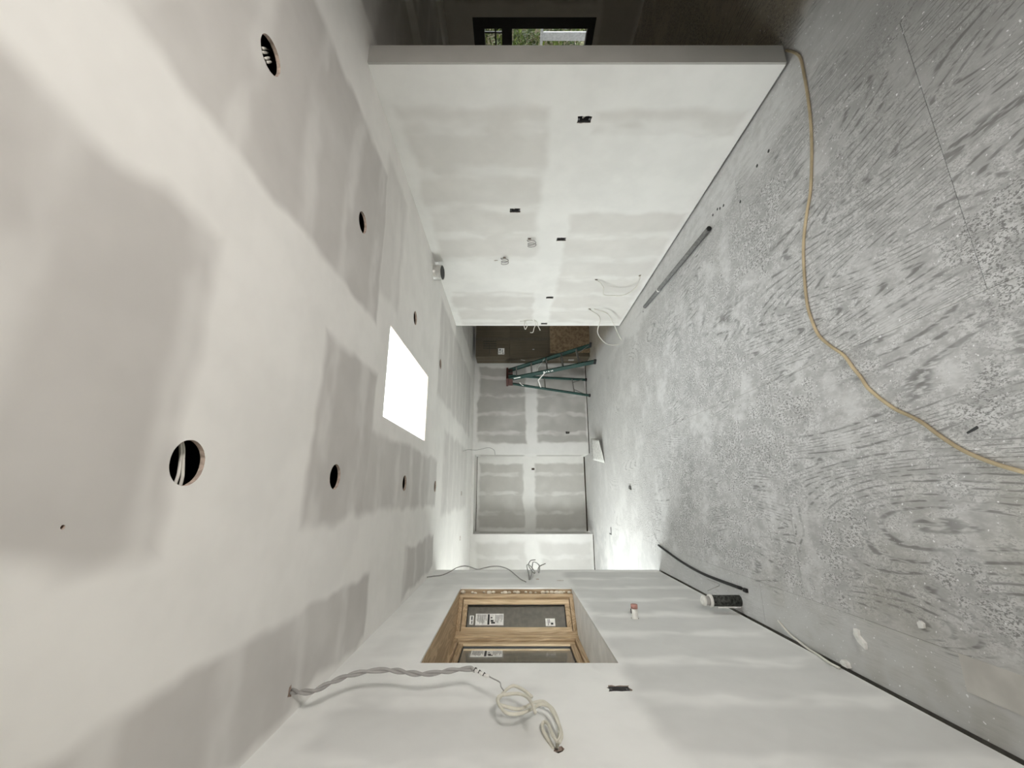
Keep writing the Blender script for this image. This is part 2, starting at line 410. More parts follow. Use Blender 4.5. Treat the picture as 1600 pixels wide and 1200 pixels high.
P = {
 'cord': [(2.498,1.813,0.006),(2.419,1.766,0.006),(2.338,1.734,0.006),(2.222,1.734,0.006),(2.076,1.743,0.006),(1.942,1.758,0.006),(1.818,1.782,0.006),(1.686,1.817,0.006),(1.56,1.86,0.006),(1.476,1.907,0.006),(1.388,1.951,0.006),(1.292,1.986,0.006),(1.187,2.009,0.006),(1.081,2.027,0.006),(0.971,2.036,0.006),(0.872,2.023,0.006),(0.789,1.998,0.006),(0.711,1.939,0.006),(0.642,1.875,0.006),(0.566,1.838,0.006),(0.511,1.808,0.006),(0.46,1.787,0.006),(0.416,1.754,0.006),(0.37,1.713,0.006),(0.331,1.672,0.006),(0.298,1.624,0.006),(0.262,1.58,0.006),(0.219,1.542,0.006),(0.181,1.505,0.006),(0.145,1.464,0.006),(0.116,1.42,0.006),(0.089,1.37,0.006),(0.062,1.307,0.006)],
 'twist': [(-0.725,1.795,2.44),(-0.72,1.777,2.396),(-0.715,1.77,2.345),(-0.71,1.81,2.316),(-0.705,1.847,2.282),(-0.705,1.888,2.248),(-0.705,1.919,2.194),(-0.705,1.931,2.119),(-0.705,1.919,2.063),(-0.705,1.9,2.007),(-0.705,1.894,1.954),(-0.705,1.912,1.892),(-0.705,1.931,1.843),(-0.705,1.944,1.778),(-0.705,1.931,1.756)],
 'twist_end': [(-0.705,1.937,1.764),(-0.705,1.912,1.741),(-0.705,1.882,1.716),(-0.705,1.876,1.697)],
 'twist_wire': [(-0.71,1.89,1.703),(-0.71,1.866,1.682),(-0.71,1.832,1.653),(-0.71,1.794,1.647),(-0.71,1.763,1.636)],
 'coilA': [(-0.7,1.585,1.528),(-0.706,1.662,1.537),(-0.712,1.723,1.554),(-0.718,1.759,1.586),(-0.724,1.766,1.63),(-0.73,1.767,1.653),(-0.736,1.754,1.659),(-0.742,1.735,1.652),(-0.748,1.736,1.632),(-0.754,1.73,1.59),(-0.761,1.757,1.56),(-0.767,1.805,1.524),(-0.773,1.83,1.488),(-0.779,1.813,1.465),(-0.785,1.793,1.45),(-0.791,1.749,1.441),(-0.797,1.696,1.439),(-0.803,1.654,1.446),(-0.809,1.63,1.453),(-0.815,1.614,1.456)],
 'coilB': [(-0.715,1.727,1.534),(-0.718,1.788,1.562),(-0.721,1.83,1.599),(-0.725,1.807,1.627),(-0.728,1.775,1.643),(-0.731,1.735,1.656),(-0.734,1.697,1.645),(-0.738,1.667,1.625),(-0.741,1.665,1.593),(-0.744,1.685,1.561),(-0.747,1.723,1.528),(-0.751,1.757,1.499),(-0.754,1.751,1.473),(-0.757,1.723,1.461),(-0.76,1.67,1.45),(-0.764,1.626,1.443),(-0.767,1.585,1.443),(-0.77,1.558,1.454)],
 'coilC': [(-0.813,1.61,1.467),(-0.809,1.644,1.48),(-0.804,1.678,1.493),(-0.8,1.709,1.498),(-0.796,1.726,1.496),(-0.791,1.725,1.486),(-0.787,1.698,1.477),(-0.782,1.649,1.473),(-0.778,1.608,1.468),(-0.774,1.573,1.459),(-0.769,1.575,1.452),(-0.765,1.607,1.442)],
 'wave': [(-0.8,4.355,2.458),(-0.784,4.331,2.373),(-0.769,4.299,2.287),(-0.756,4.409,2.223),(-0.744,4.542,2.18),(-0.735,4.589,2.121),(-0.729,4.531,2.051),(-0.725,4.352,1.951),(-0.725,4.427,1.884),(-0.729,4.537,1.817),(-0.735,4.577,1.744),(-0.744,4.512,1.667),(-0.756,4.409,1.614),(-0.769,4.299,1.574),(-0.784,4.182,1.526),(-0.8,4.147,1.478)],
 'knotA': [(-0.813,4.31,1.443),(-0.802,4.534,1.439),(-0.79,4.824,1.445),(-0.779,4.952,1.441),(-0.768,4.814,1.412),(-0.756,4.385,1.383),(-0.745,4.293,1.403),(-0.734,4.539,1.433),(-0.723,4.657,1.434),(-0.711,4.787,1.406),(-0.7,4.767,1.357)],
 'knotB': [(-0.813,4.335,1.432),(-0.798,4.627,1.403),(-0.783,4.912,1.385),(-0.769,5.061,1.366),(-0.754,4.893,1.333),(-0.739,4.602,1.323),(-0.724,4.173,1.355),(-0.71,4.219,1.361),(-0.695,4.326,1.34),(-0.68,4.395,1.278)],
 'loop1': [(2.4,4.309,0.624),(2.369,4.319,0.579),(2.341,4.391,0.528),(2.319,4.477,0.512),(2.305,4.498,0.492),(2.3,4.505,0.405),(2.305,4.515,0.294),(2.319,4.477,0.211),(2.341,4.391,0.157),(2.369,4.319,0.131),(2.4,4.213,0.141)],
 'loop2': [(2.4,5.092,0.573),(2.33,5.042,0.517),(2.27,5.032,0.454),(2.22,5.086,0.432),(2.19,5.234,0.431),(2.17,5.371,0.409),(2.16,5.542,0.338),(2.15,5.724,0.225),(2.15,5.806,0.11),(2.16,5.805,-0.006),(2.17,5.777,-0.061)],
 'loop3': [(2.4,5.092,0.504),(2.37,5.088,0.403),(2.33,5.103,0.316),(2.28,5.223,0.23),(2.23,5.423,0.131),(2.19,5.619,0.03),(2.175,5.747,-0.046)],
 'edge1': [(2.4,5.464,1.317),(2.36,5.371,1.368),(2.34,5.33,1.419),(2.33,5.338,1.477)],
 'edge2': [(2.4,5.47,1.414),(2.36,5.498,1.432),(2.33,5.545,1.433),(2.31,5.581,1.418),(2.32,5.545,1.403),(2.34,5.509,1.392),(2.36,5.441,1.415)],
 'edge3': [(2.4,5.453,1.29),(2.36,5.429,1.255),(2.33,5.451,1.246),(2.31,5.497,1.229),(2.29,5.569,1.202)],
 'edge4': [(2.4,5.464,1.281),(2.35,5.486,1.271),(2.31,5.533,1.292),(2.29,5.593,1.299),(2.28,5.631,1.309),(2.28,5.631,1.346)],
 'hose': [(-0.553,4.768,0.012),(-0.592,4.475,0.012),(-0.624,4.202,0.012),(-0.646,3.921,0.012),(-0.654,3.674,0.012),(-0.65,3.375,0.012),(-0.642,3.122,0.012)],
 'string': [(-0.662,3.75,0.0),(-0.686,3.662,0.0),(-0.665,3.36,0.05),(-0.672,3.26,0.15),(-0.676,3.205,0.212)],
 'base_cable': [(-0.741,2.736,0.012),(-0.78,2.67,0.006),(-0.795,2.6,0.01),(-0.806,2.487,0.021),(-0.806,2.397,0.031),(-0.806,2.298,0.048),(-0.806,2.23,0.048)],
 'conduit': [(2.057,2.875,0.022),(2.154,4.535,0.022)],
 'back_wire': [(0.674,6.93,2.44),(0.7,6.95,2.36),(0.7,6.98,2.2),(0.74,7.0,2.02),(0.7,7.0,1.92),(0.62,7.0,1.9)],
}


# ================================================================== SETTING
XL, XR, XE = -0.815, 2.400, 5.730
XRB = 2.530
YB, YR, YK = 8.600, -2.600, 4.850       # back wall, rear wall, end of the left wall
T = 0.013
BOT = 0.018                             # boards stop short of the floor

# ---- floor: one base, plywood sheets laid on it
floor = tag(box('floor', (-2.8, -2.8, -0.12), (5.95, 9.35, -0.019), m_seam), 'dusty plywood subfloor of the whole storey', kind='structure')
SW, SL = 1.2170, 2.4370
bm = bmesh.new(); add_box(bm, (0, 0, -0.019), (SW, SL, 0), 0.0)
bmesh.ops.recalc_face_normals(bm, faces=bm.faces)
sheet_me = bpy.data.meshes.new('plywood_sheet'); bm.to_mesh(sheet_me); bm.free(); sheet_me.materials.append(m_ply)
# columns of sheets: x range, y range they fill, y of one end joint
COLS = [(-2.75, -1.776, 4.85, 9.33, 7.1), (-1.776, -0.556, 4.85, 9.33, 6.1), (-0.8105, -0.556, -2.78, 4.85, 2.9),
        (-0.556, 0.664, -2.78, 9.33, 0.036), (0.664, 1.884, -2.78, 9.33, 1.256), (1.884, 2.190, -2.78, 9.33, 0.036),
        (2.190, 3.410, -2.78, 9.33, 1.256), (3.410, 4.630, -2.78, 9.33, 0.036), (4.630, 5.850, -2.78, 9.33, 1.256)]
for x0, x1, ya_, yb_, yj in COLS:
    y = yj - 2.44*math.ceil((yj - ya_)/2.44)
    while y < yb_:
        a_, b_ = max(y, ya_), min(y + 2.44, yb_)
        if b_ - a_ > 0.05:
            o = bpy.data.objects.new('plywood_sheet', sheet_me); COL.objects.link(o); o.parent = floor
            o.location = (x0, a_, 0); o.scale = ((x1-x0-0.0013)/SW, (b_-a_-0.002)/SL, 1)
        y += 2.44

# ---- ceiling with cut-outs for cans, skylight, cables
CAN = [(0.075, 1.073), (0.073, 1.980), (0.072, 3.261), (0.068, 4.555), (1.463, 1.079), (1.459, 1.981), (1.453, 3.260), (1.445, 4.535)]
holes = [circ(x, y, 0.0585, 40, 0.0006) for x, y in CAN]
for x, y in ((-0.01, 6.93), (-0.70, 6.945)):
    holes.append(rect(x-0.035, y-0.03, x+0.035, y+0.03))
holes.append([(-0.745, 1.80), (-0.70, 1.79), (-0.705, 1.775), (-0.735, 1.770)])
holes.append(circ(-0.062, 0.805, 0.0045, 10))
holes.append(circ(0.674, 6.927, 0.016, 12))
holes.append(rect(SKX0, SKY0, SKX1, SKY1))
holes.append(circ(2.262, 3.905, 0.078, 32))
m_ceil = drywall('ceiling_drywall', 'XY', [
    (-0.13, -1.4, 0.72, 1.03, 0.035), (1.01, -1.4, 2.03, 2.32, 0.03),
    (-0.79, -1.4, -0.46, 2.58, 0.025), (-0.12, 1.72, 0.70, 2.42, 0.03), (-0.12, 2.30, 0.36, 4.62, 0.03, 0.85),
    (-0.76, 3.40, -0.42, 4.62, 0.025),
    (1.25, 2.30, 2.2, 2.75, 0.05, 0.5), (1.05, 4.40, 2.22, 7.9, 0.05, 0.7), (-0.25, 5.0, 0.75, 7.6, 0.05, 0.65),
    (2.65, -1.2, 3.7, 8.2), (4.0, -1.2, 5.2, 8.2)],
    paper=(0.575, 0.555, 0.53), mud=(0.83, 0.815, 0.785), streak=(1, 1.0, 0.406, 0.45))
ceiling = holed_slab('ceiling', rect(-2.75, -2.75, 5.90, 9.30), holes, lambda u, v, w: (u, v, H+w), T, [m_ceil, m_gyp], rim_mat=1)
tag(ceiling, 'mudded drywall ceiling with round cut-outs and a skylight', kind='structure')
# skim on the reveals of the shaft and the closed roof space above
m_shaft = drywall('shaft_drywall', 'YZ', [(2.9, 2.5, 3.2, 3.2, 0.08, 0.3)], mud=(0.86, 0.86, 0.85))
z0 = H + T
for nm, ya_, yb_, lb in (('wall_skylight', SKY0, SKY1, 'white drywall shaft rising from the ceiling to the skylight'),):
    sh = tag(empty(nm, (0, 0, 0)), lb, kind='structure')
    box('shaft_side', (SKX0-T, ya_-T, z0), (SKX0, yb_+T, ROOF), m_shaft, sh)
    box('shaft_side', (SKX1, ya_-T, z0), (SKX1+T, yb_+T, ROOF), m_shaft, sh)
    box('shaft_side', (SKX0, ya_-T, z0), (SKX1, ya_, ROOF), m_shaft, sh)
    box('shaft_side', (SKX0, yb_, z0), (SKX1, yb_+T, ROOF), m_shaft, sh)
roof = holed_slab('roof', rect(-2.75, -2.75, 5.90, 9.30), [rect(SKX0, SKY0, SKX1, SKY1)], lambda u, v, w: (u, v, ROOF+w), 0.1, [m_cavity, m_shaft], None, 1)
tag(roof, 'dark roof deck above the ceiling', kind='structure')
for nm, lo, hi in (('wall_attic_left', (-2.75, -2.75, H), (-2.70, 9.30, ROOF)), ('wall_attic_right', (5.85, -2.75, H), (5.90, 9.30, ROOF)),
                   ('wall_attic_rear', (-2.70, -2.75, H), (5.85, -2.70, ROOF)), ('wall_attic_back', (-2.70, 9.25, H), (5.85, 9.30, ROOF))):
    tag(box(nm, (lo[0], lo[1], lo[2]+T), hi, m_cavity), 'dark framed edge of the roof space', kind='structure')
for nm, yc_, lb in (('window_4', (SKY0+SKY1)/2, 'bright rectangular skylight in the ceiling'),):
    sky = tag(empty(nm, ((SKX0+SKX1)/2, yc_, ROOF+0.1)), lb, kind='structure')
    for a, b in (((-0.36, -0.69, 0), (-0.30, 0.69, 0.07)), ((0.30, -0.69, 0), (0.36, 0.69, 0.07)), ((-0.30, -0.69, 0), (0.30, -0.63, 0.07)), ((-0.30, 0.63, 0), (0.30, 0.69, 0.07))):
        box('frame', a, b, m_white, sky)
    box('pane', (-0.31, -0.64, 0.03), (0.31, 0.64, 0.036), m_glass, sky)

# ---- right partition
BOXR = [(2.183, 1.126), (3.091, 1.582), (3.515, 1.127), (4.754, 1.131), (5.585, 1.142)]
rh = [ragged(y-0.026, z-0.046, y+0.026, z+0.046, 0.003) for y, z in BOXR]
rh += [ragged(y-s_, z-s_, y+s_, z+s_, 0.004) for y, z, s_ in ((3.505, 1.437, 0.016), (3.835, 1.690, 0.014), (4.301, 0.628, 0.016), (5.095, 0.560, 0.018), (4.205, 0.150, 0.012))]
rh += [ragged(3.885, 1.760, 3.897, 1.800, 0.003), ragged(5.488, 1.400, 5.50, 1.50, 0.003)]
m_right = drywall('right_wall_drywall', 'YZ', [
    (2.10, 1.37, 3.88, 2.345, 0.04), (4.60, 1.32, 5.60, 2.36, 0.03), (3.13, 0.04, 5.56, 1.075, 0.035),
    (2.10, 0.06, 2.29, 1.07, 0.035, 0.95)], streak=(0, 2.24, 0.406, 0.75), paper=(0.69, 0.67, 0.635), mud=(0.81, 0.80, 0.77))
pw = tag(empty('wall_right', (0, 0, 0)), 'mudded drywall partition on the right of the room', kind='structure')
holed_slab('partition_face', rect(1.82, BOT, 5.65, H), rh, lambda u, v, w: (XR+w, u, v), T, [m_right, m_gyp], pw, 1)
m_plainwall = drywall('alcove_wall_drywall', 'YZ', [], mud=(0.78, 0.77, 0.75))
m_end = plain('shaded_board_end', (0.44, 0.43, 0.40), 0.85, var=0.05, scale=4)  # grey stands in for the dim light on the near end
box('partition_face', (XRB-T, 1.82, BOT), (XRB, 5.65, H), drywall('dark_room_drywall', 'YZ', [(2.2, 0.2, 5.2, 1.1), (2.2, 1.3, 5.2, 2.3)]), pw)
box('partition_end', (XR, 1.82-T, BOT+0.004), (XRB, 1.82, H), m_end, pw)
box('partition_end', (XR, 5.65, BOT), (XRB, 5.65+T, H), m_plainwall, pw)
box('bottom_plate', (XR+0.030, 1.840, 0.0), (XRB-0.030, 5.630, 0.045), m_plate, pw)

# ---- left wall with the bay window opening
WY0, WY1, WZ0, WZ1 = 2.317, 3.988, 1.079, 2.064
lh = [rect(WY0, WZ0, WY1, WZ1), ragged(2.041-0.024, 1.146-0.05, 2.041+0.028, 1.146+0.045, 0.006, 5),
      [(1.588, 1.455), (1.600, 1.470), (1.618, 1.462), (1.628, 1.440), (1.612, 1.432), (1.598, 1.44)],
      circ(3.065, 0.781, 0.026, 20), ragged(4.283, 1.115, 4.300, 1.18, 0.003), ragged(4.335, 1.345, 4.37, 1.375, 0.004)]
m_left = drywall('left_wall_drywall', 'YZ', [
    (1.0, 1.50, 2.02, 2.30, 0.06, 0.8), (2.0, 2.14, 4.6, 2.32, 0.04, 0.35), (0.8, 0.02, 4.75, 1.07, 0.05), (4.10, 1.4, 4.7, 2.3, 0.05, 0.5)],
    streak=(0, 1.94, 0.406, 0.75), paper=(0.65, 0.65, 0.635), mud=(0.85, 0.85, 0.83))
lwall = tag(empty('wall_left', (0, 0, 0)), 'mudded drywall wall with the bay window on the left', kind='structure')
holed_slab('wall_face', rect(0.93, BOT+0.006, YK, H), lh, lambda u, v, w: (XL-w, u, v), T, [m_left, m_gyp], lwall, 1, (0,))
holed_slab('wall_face', rect(YR, BOT, 0.93, H), [rect(RWY0, RWZ0, RWY1, RWZ1)], lambda u, v, w: (XL-w, u, v), T, [m_left, m_gyp], lwall, 1)
m_sheath = plain('brown_sheathing', (0.24, 0.21, 0.175), 0.8)
holed_slab('outer_sheathing', rect(YR, -0.1, YK, H+0.02), [rect(RWY0, RWZ0, RWY1, RWZ1), rect(WY0-0.03, WZ0-0.03, WY1+0.03, WZ1+0.03)], lambda u, v, w: (-0.965-w, u, v), 0.015, [m_sheath, m_sheath], lwall)
box('bottom_plate', (-0.962, YR, 0.0), (XL-0.045, YK-0.02, 0.045), m_plate, lwall)

# ---- the alcove: short return, glazed outer wall
m_alc = drywall('alcove_drywall', 'XZ', [(-2.3, 0.2, -1.2, 1.1)])
wr = tag(box('wall_return', (-2.60, YK-T, BOT), (XL, YK, H), m_alc), 'drywall return at the end of the left wall', kind='structure')
tag(box('wall_return_outer', (-2.75, YK-0.16, -0.1), (-0.98, YK-0.145, H+0.02), m_sheath), 'sheathed outside of the return wall', kind='structure')
tag(holed_slab('wall_alcove', rect(YK-0.16, BOT, YB+0.1, H), [rect(GLY0, GLZ0, GLY1, GLZ1)], lambda u, v, w: (GLX-w, u, v), 0.15, [m_plainwall, m_plainwall]), 'outer wall of the alcove around the glazing', kind='structure')
win3 = tag(empty('window_3', (GLX-0.07, GLY0, GLZ0)), 'wide garden window lighting the alcove', kind='structure')
LY, LZ = GLY1-GLY0, GLZ1-GLZ0
for k in range(2):
    yy = k*(LY-0.06)
    box('stile', (-0.03, yy, 0), (0.03, yy+0.06, LZ), m_white, win3)
for zz in (0, LZ-0.06):
    box('rail', (-0.029, 0.06, zz), (0.029, LY-0.06, zz+0.06), m_white, win3)
box('pane', (-0.003, 0.05, 0.05), (0.003, LY-0.05, LZ-0.05), m_glass, win3)

# ---- back wall with closet
CX0, CX1, CZ, CD = -0.790, 0.775, 2.392, 0.62
m_back = drywall('back_wall_drywall', 'XZ', [
    (1.02, 1.32, 2.66, 2.34, 0.03), (1.02, 0.03, 2.66, 1.07, 0.03), (-1.6, 1.35, -0.95, 2.3, 0.05, 0.45), (-1.6, 0.06, -0.95, 1.06, 0.05, 0.45),
    (3.0, 0.1, 5.4, 1.1), (3.0, 1.32, 5.4, 2.3)], streak=(0, 1.22, 0.406, 0.6, 0.15), paper=(0.40, 0.385, 0.36), mud=(0.68, 0.67, 0.645))
bh = [ragged(1.205, 0.405, 1.25, 0.485, 0.003)]
bw = tag(empty('wall_back', (0, 0, 0)), 'far drywall wall with a doorless closet', kind='structure')
def backface(a, b, z0, z1, hs=()): return holed_slab('wall_face', rect(a, z0, b, z1), list(hs), lambda u, v, w: (u, YB+w, v), T, [m_back, m_gyp], bw, 1)
backface(-2.75, CX0, BOT, H); backface(CX1, XE, BOT, H, bh); backface(CX0, CX1, CZ, H)
m_clos = drywall('closet_drywall', 'XZ', [(-0.72, 1.36, 0.62, 2.33, 0.03), (-0.75, 0.03, 0.62, 1.11, 0.03)], streak=(0, 0.39, 0.406, 0.6, 0.15), paper=(0.50, 0.485, 0.455), mud=(0.72, 0.71, 0.68))
cl = tag(empty('wall_closet', (0, 0, 0)), 'inside of the shallow closet in the far wall', kind='structure')
holed_slab('closet_back', rect(CX0-0.05, BOT+0.012, CX1+0.05, CZ-0.012), [ragged(0.485, 1.12, 0.53, 1.185, 0.002)], lambda u, v, w: (u, YB+CD+w, v), T, [m_clos, m_gyp], cl, 1)
m_clos_side = drywall('closet_side_drywall', 'YZ', [(8.75, 0.1, 9.1, 1.1), (8.75, 1.35, 9.1, 2.3)], paper=(0.50, 0.485, 0.455), mud=(0.72, 0.71, 0.68))
box('closet_side', (CX0-T, YB+T, BOT), (CX0, YB+CD-0.002, CZ), m_clos_side, cl)
box('closet_side', (CX1, YB+T, BOT), (CX1+T, YB+CD-0.002, CZ), m_clos_side, cl)
box('closet_top', (CX0-T, YB+T, CZ), (CX1+T, YB+CD+T, CZ+T), m_clos_side, cl)
box('closet_plate', (CX0, YB+CD+T+0.001, 0), (CX1, YB+CD+0.06, H), m_plate, cl)
box('bottom_plate', (CX1+0.02, YB+T+0.002, 0), (XE, YB+0.1, 0.04), m_plate, bw)
box('bottom_plate', (-2.6, YB+T+0.002, 0), (CX0-0.02, YB+0.1, 0.04), m_plate, bw)
tag(box('wall_rear_sheathing', (-2.75, YB+0.70, -0.1), (5.90, YB+0.715, H+0.02), m_sheath), 'sheathed outside of the far wall', kind='structure')

# ---- next room: right wall with its window, wall behind the viewer
NY0, NY1, NZ0, NZ1 = 3.762, 5.50, 0.555, 2.106
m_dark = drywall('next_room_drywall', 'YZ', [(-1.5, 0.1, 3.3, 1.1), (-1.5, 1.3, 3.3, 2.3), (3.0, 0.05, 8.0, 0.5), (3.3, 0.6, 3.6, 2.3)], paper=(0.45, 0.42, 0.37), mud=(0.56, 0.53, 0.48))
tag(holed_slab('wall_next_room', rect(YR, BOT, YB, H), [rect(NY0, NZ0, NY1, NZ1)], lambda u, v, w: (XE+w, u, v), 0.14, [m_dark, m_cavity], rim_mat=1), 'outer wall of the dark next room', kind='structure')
tag(box('wall_rear', (-0.98, YR-T, BOT), (XE+0.14, YR, H), plain('bare_rear_framing', (0.20, 0.16, 0.11), 0.9)), 'bare framed wall behind the viewer', kind='structure')
side = tag(empty('added_sidelight', (-0.87, RWY0, RWZ0)), 'unseen glazed sidelight added beside the viewer to brighten the right wall', kind='structure')
LY, LZ = RWY1-RWY0, RWZ1-RWZ0
for yy in (0, LY-0.04): box('stile', (-0.03, yy, 0), (0.03, yy+0.04, LZ), m_pine, side)
for zz in (0, LZ-0.04): box('rail', (-0.029, 0.04, zz), (0.029, LY-0.04, zz+0.04), m_pine_y, side)
box('pane', (-0.003, 0.03, 0.03), (0.003, LY-0.03, LZ-0.03), m_glass, side)

# dark window of the next room
m_darkframe = plain('dark_brown_frame', (0.016, 0.012, 0.010), 0.5)
w2 = tag(empty('window_2', (XE+0.02, NY0, NZ0)), 'dark framed window with garden greenery in the dim next room', kind='structure')
LY, LZ = NY1-NY0, NZ1-NZ0
for a, b in (((0, 0, 0), (0.10, 0.145, LZ)), ((0, LY-0.145, 0), (0.10, LY, LZ)), ((0, 0.145, 0), (0.10, LY-0.145, 0.085)), ((0, 0.145, LZ-0.14), (0.10, LY-0.145, LZ))):
    box('frame', a, b, m_darkframe, w2)
zt0, zt1 = 1.611-NZ0, 1.742-NZ0
box('transom_bar', (0.0, 0.145, zt0), (0.10, LY-0.145, zt1), m_darkframe, w2)
for zz in (1.742-NZ0+0.075,): box('muntin', (0.03, 0.145, zz), (0.05, LY-0.145, zz+0.018), m_darkframe, w2)
for k in range(5):
    yy = 0.145+0.06+k*0.29
    box('muntin', (0.032, yy, zt1), (0.052, yy+0.016, LZ-0.14), m_darkframe, w2)
box('mullion', (0.01, LY/2-0.03, 0.085), (0.09, LY/2+0.03, zt0), m_darkframe, w2)
box('pane', (0.058, 0.14, 0.08), (0.062, LY-0.14, LZ-0.13), m_glass, w2)

# ================================================================== BAY WINDOW
bay = tag(empty('window_1', (0, 0, 0)), 'pine bay window with manufacturer stickers in the left wall', kind='structure')
A0, A1 = Vector((-0.850, 3.925, 0)), Vector((-1.105, 3.690, 0))
B0, B1 = Vector((-1.105, 2.615, 0)), Vector((-0.850, 2.380, 0))
poly = [(XL-T, WY0), (XL-T, WY1), (-0.85, WY1), (-1.17, 3.74), (-1.17, 2.565), (-0.85, WY0)]
bm = bmesh.new(); prism(bm, poly, WZ1, WZ1+0.025); from_bm('head_board', bm, m_pine_y, bay)
bm = bmesh.new(); prism(bm, poly, WZ0-0.025, WZ0); from_bm('seat_board', bm, plain('primed_seat_board', (0.86, 0.85, 0.84), 0.7, var=0.06, scale=9), bay)
box('opening_lumber', (-0.96, WY1, WZ0-0.02), (XL-T-0.001, WY1+0.04, WZ1+0.02), m_pine, bay)
box('opening_lumber', (-0.96, WY0-0.04, WZ0-0.02), (XL-T-0.001, WY0, WZ1+0.02), m_pine, bay)
# roof and floor of the bay outside
bm = bmesh.new(); prism(bm, [(x-0.03 if x < -1 else x, y) for x, y in poly], WZ1+0.026, WZ1+0.12); from_bm('bay_roof', bm, m_sheath, bay)
bm = bmesh.new(); prism(bm, [(x-0.03 if x < -1 else x, y) for x, y in poly], WZ0-0.12, WZ0-0.026); from_bm('bay_underside', bm, m_sheath, bay)

def unit(p, q, name='casement'):
    """one window unit between ground points p (far end) and q (near end): frame, sash, pane"""
    p, q = Vector(p), Vector(q)
    d = (q-p); L = d.length; d.normalize(); nrm = Vector((d.y, -d.x, 0))
    if nrm.x < 0: nrm = -nrm              # toward the room
    mt = Matrix((d, -nrm, Vector((0, 0, 1)))).transposed().to_4x4(); mt.translation = p + Vector((0, 0, WZ0))
    hh = WZ1-WZ0
    def piece(nm, lo, hi, m, par):
        bm = bmesh.new(); add_box(bm, lo, hi, 0.003); bmesh.ops.transform(bm, matrix=mt, verts=bm.verts)
        return from_bm(nm, bm, m, par)
    fw = 0.032
    first = None
    for lo, hi, m in (((0, 0, 0), (fw, 0.085, hh), m_pine), ((L-fw, 0, 0), (L, 0.085, hh), m_pine),
                      ((fw, 0, 0), (L-fw, 0.085, fw), m_pine_y), ((fw, 0, hh-fw), (L-fw, 0.085, hh), m_pine_y)):
        piece('frame', lo, hi, m, bay)
    s0, sw = fw+0.004, 0.040
    for lo, hi, m in (((s0, 0.022, s0), (s0+sw, 0.07, hh-s0), m_pine_pale), ((L-s0-sw, 0.022, s0), (L-s0, 0.07, hh-s0), m_pine_pale),
                      ((s0+sw, 0.022, s0), (L-s0-sw, 0.07, s0+sw), m_pine_y), ((s0+sw, 0.022, hh-s0-sw), (L-s0-sw, 0.07, hh-s0), m_pine_y)):
        piece('sash', lo, hi, m, bay)
    # dark glazing gasket and glass
    g0 = s0+sw
    gas = bmesh.new()
    for lo, hi in (((g0, 0.040, g0), (g0+0.006, 0.055, hh-g0)), ((L-g0-0.006, 0.040, g0), (L-g0, 0.055, hh-g0)), ((g0, 0.040, g0), (L-g0, 0.055, g0+0.006)), ((g0, 0.040, hh-g0-0.006), (L-g0, 0.055, hh-g0))):
        add_box(gas, lo, hi)
    bmesh.ops.transform(gas, matrix=mt, verts=gas.verts); from_bm('gasket', gas, m_black, bay)
    pane = piece('pane', (g0-0.005, 0.046, g0-0.005), (L-g0+0.005, 0.052, hh-g0+0.005), m_glass, bay)
    return mt, pane, L
mt1, pane1, L1 = unit(A0, A1)
mt2, pane2, L2 = unit((-1.110, 3.665, 0), (-1.110, 2.64, 0))
unit(B0, B1)
bar('corner_post', (-1.118, 3.677, WZ0), (-1.118, 3.677, WZ1), 0.040, 0.030, m_pine_pale, bay)
bar('corner_post', (-1.118, 2.628, WZ0), (-1.118, 2.628, WZ1), 0.040, 0.030, m_pine_pale, bay)

def sticker(mt, pane, u0, z0, u1, z1, marks, name='sticker'):
    """paper label on the room side of a pane; u along the pane, z height above the seat"""
    bm = bmesh.new(); add_box(bm, (u0, 0.0445, z0), (u1, 0.0458, z1)); bmesh.ops.transform(bm, matrix=mt, verts=bm.verts)
    st = from_bm(name, bm, m_sheet, pane)
    bm = bmesh.new()
    for a, b, c, d in marks:
        add_box(bm, (u0+(u1-u0)*a, 0.0438, z0+(z1-z0)*b), (u0+(u1-u0)*c, 0.0446, z0+(z1-z0)*d))
    bmesh.ops.transform(bm, matrix=mt, verts=bm.verts); from_bm('print', bm, m_ink, pane)
big = [(0.05, 0.50, 0.95, 0.57), (0.55, 0.36, 0.70, 0.46), (0.72, 0.30, 0.86, 0.44), (0.30, 0.40, 0.40, 0.46)]
big += [(0.08, 0.62+0.035*k, 0.08+random.uniform(0.3, 0.85), 0.62+0.035*k+0.013) for k in range(10)]
big += [(0.10, 0.04+0.04*k, 0.10+random.uniform(0.3, 0.8), 0.04+0.04*k+0.014) for k in range(7)]
sticker(mt1, pane1, 0.150, 0.600, 0.245, 0.835, big)
sticker(mt1, pane1, 0.165, 0.850, 0.240, 0.885, [(0.1, 0.3, 0.5, 0.6), (0.6, 0.3, 0.9, 0.5)])
sticker(mt1, pane1, 0.190, 0.170, 0.252, 0.250, [(0.55, 0.2, 0.8, 0.45), (0.1, 0.7, 0.9, 0.76), (0.1, 0.55, 0.6, 0.6)])
sticker(mt2, pane2, 0.150, 0.600, 0.27, 0.835, big)
sticker(mt2, pane2, 0.55, 0.170, 0.62, 0.250, [(0.55, 0.2, 0.8, 0.45), (0.1, 0.7, 0.9, 0.76)])

# spray foam in the far gap
bm = bmesh.new()
for k in range(26):
    zc = WZ0 + 0.03 + k*0.037 + random.uniform(-0.008, 0.008)
    if random.random() < 0.3: continue
    r = random.uniform(0.007, 0.018)
    bmesh.ops.create_icosphere(bm, subdivisions=2, radius=r, matrix=Matrix.Translation((-0.848+random.uniform(-0.005, 0.004), 3.962+random.uniform(-0.012, 0.01), zc)) @ Matrix.Diagonal((1, 1.1, 1.5, 1)))
tag(from_bm('foam', bm, plain('cream_spray_foam', (0.80, 0.72, 0.60), 0.8), bay, True), 'cream spray foam')

